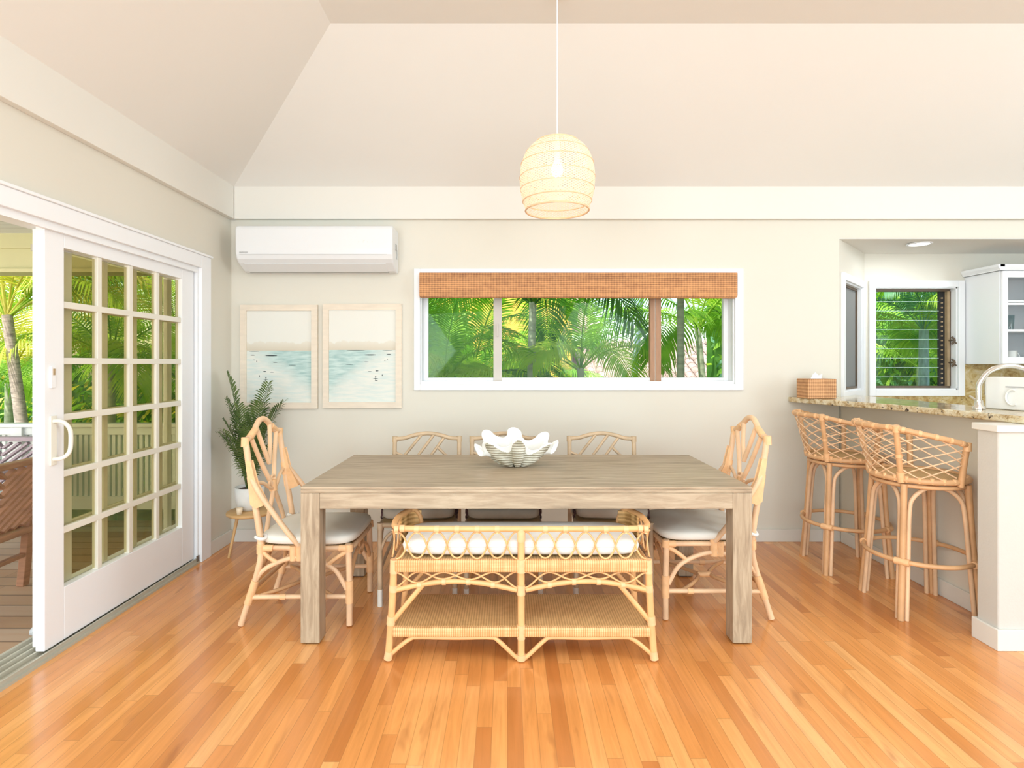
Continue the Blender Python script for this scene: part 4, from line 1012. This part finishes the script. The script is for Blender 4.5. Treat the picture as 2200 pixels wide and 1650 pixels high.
for i in range(100):
    x = -2.50+i*.0457
    MB().box(x, x+.027, -.014, .010, .288, .802).build('baluster', 'rail_white', rl_)
for x in (-2.6, .3, 2.0): MB().box(x, x+.09, -.05, .04, 0, .87).build('post', 'rail_white', rl_, .003)
def teak_chair(label, loc, rz, mat):
    c = thing('slatted_chair', label, 'chair', loc, rz)       # faces +X, back plane near x=0
    W2 = .29
    lean = lambda z: -.02-.22*(z-.38)
    for s in (-1, 1):
        MB().bar((.03, s*W2, 0), (-.005, s*W2, .36), .045, .05, (0, 1, 0)).bar((-.005, s*W2, .36), (lean(.82), s*W2, .82), .04, .05, (0, 1, 0)).build('leg', mat, c, .004)
        MB().box(.50, .545, s*W2-.025, s*W2+.025, 0, .60).build('leg', mat, c, .004)
        MB().box(-.03, .57, s*(W2+.005)-.03, s*(W2+.005)+.03, .60, .625).build('arm', mat, c, .006)
        MB().box(.0, .53, s*W2-.014, s*W2+.014, .33, .38).build('side_rail', mat, c, .003)
    MB().bar((lean(.80), -W2, .80), (lean(.80), W2, .80), .035, .06, (1, 0, 0)).build('top_rail', mat, c, .006)
    MB().bar((-.012, -W2, .36), (-.012, W2, .36), .035, .07, (1, 0, 0)).build('bottom_rail', mat, c, .004)
    MB().bar((.01, -W2, .20), (.01, W2, .20), .025, .035, (1, 0, 0)).build('stretcher', mat, c, .003)
    for k in range(-5, 9):                                   # chevron slats
        for s in (-1, 1):
            z0 = .40+k*.055; y0, y1 = .004, W2-.02; sl = .80
            za, zb = z0, z0+(y1-y0)*sl
            if zb < .41 or za > .765: continue
            ya, yb = y0, y1
            if za < .40: ya = y0+(.40-za)/sl; za = .40
            if zb > .77: yb = y0+(.77-z0)/sl; zb = .77
            if yb-ya < .03: continue
            MB().bar((lean(za), s*ya, za), (lean(zb), s*yb, zb), .016, .034, (1, 0, 0)).build('back_slat', mat, c)
    for k in range(8): MB().box(.02+k*.064, .02+k*.064+.05, -W2+.02, W2-.02, .38, .398).build('seat_slat', mat, c, .003)
    return c
teak_chair('brown wooden porch chair with diagonal slats, back towards the room', (-3.00, 3.22, -.04), PI+.05, 'teak')
teak_chair('shade-toned wooden porch chair with chevron slats by the railing', (-3.95, 4.28, -.04), -PI/2, 'teak_shaded')
# ================================================================== GARDEN
gr = MB().box(-40, 40, 5.16, 60, -1.6, -.9).box(-40, -9.01, -20, 5.16, -1.6, -.9).box(-9.01, 8, 4.96, 5.16, -1.6, -.9)
struct('ground', gr, 'ground')
random.seed(7)
VAR = {}
def variant(key, mat, L, n, e0, e1, ll, lw, dr_, stem=.18):
    me = frond(L, n, e0, e1, ll, lw, dr_, hash(key) % 97 if False else len(VAR)*13+5, stem, .014, .35)
    o = me.build('frond', mat); VAR[key] = o.data; bpy.data.objects.remove(o)
for mt in ('leaf_green', 'leaf_lime', 'leaf_yellow', 'leaf_deep', 'leaf_teal'):
    variant((mt, 0), mt, 1.9, 44, 1.25, -.55, .42, .014, .7)
    variant((mt, 1), mt, 1.7, 40, .85, -.95, .40, .014, .9)
    variant((mt, 2), mt, 2.0, 44, 1.45, .35, .40, .013, .5)
def palm(label, x, y, z0, h, mats, nf, trunk='trunk', tr=.05, scale=1.0, seed=0, group=None, lean=(0, 0), name='garden_palm', spread=None):
    R_ = random.Random(seed)
    p = thing(name, label, 'palm', (x, y, z0), 0, group)
    rod(p, 'trunk', [(0, 0, 0), (lean[0]*.4, lean[1]*.4, h*.5), (lean[0], lean[1], h)], lambda t: tr*(1-.35*t), trunk, 6)
    for k in range(nf):
        mt = mats[k % len(mats)]; v = (0, 1, 2, 1)[k % 4]
        o = bpy.data.objects.new('frond', VAR[(mt, v)]); col.objects.link(o); o.parent = p
        az = k*2.4+R_.uniform(-.3, .3)
        if spread: az = math.radians(R_.uniform(*spread))
        o.location = (lean[0], lean[1], h-.02-.03*(k/nf)); o.rotation_euler = (R_.uniform(-.25, .25), R_.uniform(-.15, .35), az)
        s = scale*R_.uniform(.85, 1.1); o.scale = (s, s, s)
        for tries in range(12):                                  # keep every frond out of the house
            Mx = Matrix.Translation(Vector((x, y, z0))+o.location) @ o.rotation_euler.to_matrix().to_4x4() @ Matrix.Scale(s, 4)
            bad = False
            for v_ in range(0, len(o.data.vertices), 9):
                q = Mx @ o.data.vertices[v_].co
                if q.y < (5.16 if q.x < -2.2 else 4.46 if q.x < 2.4 else 5.08): bad = True; break
            if not bad: break
            o.rotation_euler[2] += .55
    return p
GW = 'palms outside the main window'
for i, (lb, x, y, h, mats, nf, tk, sc_, lean) in enumerate([
    ('green palm whose fronds enter the left-hand pane from its outer edge', -.95, 6.0, 2.0, ['leaf_green', 'leaf_lime'], 12, 'trunk', .85, (0, 0)),
    ('palm with a tall grey trunk just right of the grey-beige window stile', .22, 5.9, 2.9, ['leaf_green', 'leaf_deep'], 13, 'trunk', .95, (.05, 0)),
    ('palm with a short trunk rising in the middle of the centre pane', .95, 6.5, 2.2, ['leaf_green', 'leaf_lime'], 10, 'trunk', .8, (-.1, 0)),
    ('tall slender slanting palm near the brown window stile', 1.75, 8.2, 4.2, ['leaf_teal', 'leaf_green'], 9, 'trunk_blue', 1.0, (.3, 0)),
    ('darker palm farther back, behind the left-hand pane', -.5, 7.4, 1.9, ['leaf_green', 'leaf_deep'], 12, 'trunk', 1.0, (0, 0)),
    ('green palm at the outer edge of the right-hand pane', 2.55, 6.9, 2.7, ['leaf_lime', 'leaf_green'], 12, 'trunk', .9, (-.2, 0)),
    ('low bright palm far back beside the tall grey trunk', .55, 8.6, 2.0, ['leaf_lime', 'leaf_green'], 10, 'trunk', .8, (0, 0))]):
    palm(lb, x, y, -.9, h, mats, nf, tk, .06, sc_, i, GW, lean)
palm('bright lime palm with drooping fronds outside the right-hand pane', 1.66, 5.35, -.9, 3.1, ['leaf_lime', 'leaf_yellow', 'leaf_lime'], 10, 'trunk', .05, .62, 41)
palm('palm with a wide upright green frond outside the left-hand pane', -.62, 5.45, -.9, 2.05, ['leaf_green', 'leaf_lime'], 9, 'trunk', .05, .62, 52)
GK = 'palms outside the kitchen window'
for i, (lb, x, y, h, mats, nf, tk, sc_) in enumerate([
    ('palm at the left edge of the kitchen louvre window', 4.05, 6.4, 3.3, ['leaf_green', 'leaf_teal'], 14, 'trunk', .8),
    ('palm at the right edge of the kitchen louvre window', 5.75, 7.0, 2.9, ['leaf_green', 'leaf_lime'], 13, 'trunk', .95),
    ('low palm far behind the blue-grey trunk outside the kitchen', 6.2, 8.4, 2.2, ['leaf_green', 'leaf_lime'], 13, 'trunk', 1.0)]):
    palm(lb, x, y, -.9, h, mats, nf, tk, .06, sc_, 70+i, GK)
palm('tall palm with a shaggy blue-grey trunk outside the kitchen window', 4.92, 6.6, -.9, 2.65, ['leaf_teal', 'leaf_lime'], 14, 'trunk_blue', .075, .7, 88)
GL = 'palms beyond the porch'
for i, (lb, x, y, h, mats, nf, tk, sc_) in enumerate([
    ('green palm beyond the railing, seen through the glazed door leaf', -4.9, 6.9, 2.3, ['leaf_green', 'leaf_lime'], 12, 'trunk', .9),
    ('bright lime palm nearest the railing, seen through the glazed door leaf', -3.8, 6.5, 2.05, ['leaf_lime', 'leaf_green'], 11, 'trunk', .7),
    ('yellow-green palm behind the golden one in the open doorway', -6.6, 7.4, 2.0, ['leaf_yellow', 'leaf_green'], 13, 'trunk', .9),
    ('tall dark palm farthest back beyond the porch', -6.1, 9.0, 3.5, ['leaf_deep', 'leaf_teal'], 11, 'trunk', 1.0)]):
    palm(lb, x, y, -.9, h, mats, nf, tk, .07, sc_, 120+i, GL)
palm('palm with golden fronds and a shaggy brown trunk beyond the open door', -4.85, 5.75, -.9, 2.75, ['leaf_yellow', 'leaf_lime', 'leaf_yellow'], 16, 'trunk_shaggy', .07, .95, 160, None, (-.3, 0))
# hedges behind the palms
def hedge(name, label, x0, x1, y, z0, z1, n, mats, seed, size=.16):
    R_ = random.Random(seed); m = MB()
    for k in range(n):
        c = Vector((R_.uniform(x0, x1), y+R_.uniform(-.5, .5), z0+(z1-z0)*R_.random()**.8*(.75+.25*math.sin(k*1.7)))) 
        d = Vector((R_.gauss(0, 1), R_.gauss(0, 1)-.3, R_.gauss(.3, .8))).normalized(); u = d.orthogonal().normalized(); v = d.cross(u); l = size*R_.uniform(.6, 1.4); w = l*.32
        m.add([c-u*l*.5, c+v*w*.5, c+u*l*.5, c-v*w*.5], [(0, 1, 2, 3)], False, R_.randrange(len(mats)))
    R2 = random.Random(seed+1); nx = 24; pr_ = [(x0+(x1-x0)*i/nx, z0+(z1-z0)*R2.uniform(.55, .82)) for i in range(nx+1)]
    vs = [(x, y+.1, z0) for x, z in pr_]+[(x, y+.1, z) for x, z in pr_]+[(x, y+.5, z0) for x, z in pr_]+[(x, y+.5, z) for x, z in pr_]; q = nx+1
    fs = []
    for i in range(nx): fs += [(i, i+1, q+i+1, q+i), (2*q+i, 3*q+i, 3*q+i+1, 2*q+i+1), (q+i, q+i+1, 3*q+i+1, 3*q+i)]
    m.add(vs, fs, False, 0)
    return tag(m.build(name, mats), label, 'hedge')
hedge('hedge', 'dense dark hedge of shrubs beyond the porch railing', -11, -2.2, 10.0, -.9, 2.0, 7000, ['leaf_deep', 'leaf_green', 'leaf_yellow'], 3, .20)
hedge('hedge', 'dense green hedge behind the palms of the kitchen window', 3.6, 10.5, 9.6, -.9, 3.9, 8000, ['leaf_deep', 'leaf_green', 'leaf_teal', 'leaf_lime'], 5, .20)
hedge('hedge', 'leafy shrubs left of the neighbouring house', -4.0, -.6, 9.4, -.9, 3.4, 5000, ['leaf_deep', 'leaf_green', 'leaf_lime'], 8, .18)
# neighbouring house with clay-tile roofs
hs = thing('neighbour_house', 'yellow neighbouring house with pink clay-tile roofs', 'house', (0, 12.5, -1.0))
MB().box(-2.2, 1.5, .5, 5.0, 0, 4.2).build('wall', 'house_yellow', hs)
MB().box(1.5, 7.0, 1.5, 5.0, 0, 1.9).build('wall', 'house_yellow', hs)
def tiled(x0, x1, y0, z0, y1, z1, pitch=.22, rows=12):
    m = MB(); nx = int((x1-x0)/pitch)
    for i in range(nx):
        xc = x0+(i+.5)*pitch
        for j in range(rows):
            ta, tb = j/rows, (j+1.12)/rows; lift = .018
            vs = []
            for t, e in ((ta, lift), (tb, 0)):
                y, z = y0+(y1-y0)*t, z0+(z1-z0)*t
                for k in range(7):
                    a = PI*k/6; vs.append((xc-math.cos(a)*pitch*.40, y, z+e+math.sin(a)*pitch*.34))
            m.add(vs, [(k, k+1, k+8, k+7) for k in range(6)], True)
            m.add([vs[k] for k in range(7)], [tuple(range(7))[::-1]])
    m.add([(x0, y0, z0-.02), (x1, y0, z0-.02), (x1, y1, z1-.02), (x0, y1, z1-.02), (x0, y0, z0-.14), (x1, y0, z0-.14), (x1, y1, z1-.14), (x0, y1, z1-.14)], [(0, 1, 2, 3), (7, 6, 5, 4), (0, 4, 5, 1), (2, 6, 7, 3), (1, 5, 6, 2), (0, 3, 7, 4)])
    return m
tiled(-.2, 6.6, .2, 1.62, 3.4, 2.95, .24, 12).build('lower_roof', 'roof_tile', hs)
tiled(.5, 2.5, 2.6, 3.30, 5.2, 4.5, .24, 10).build('upper_roof', 'roof_tile', hs)
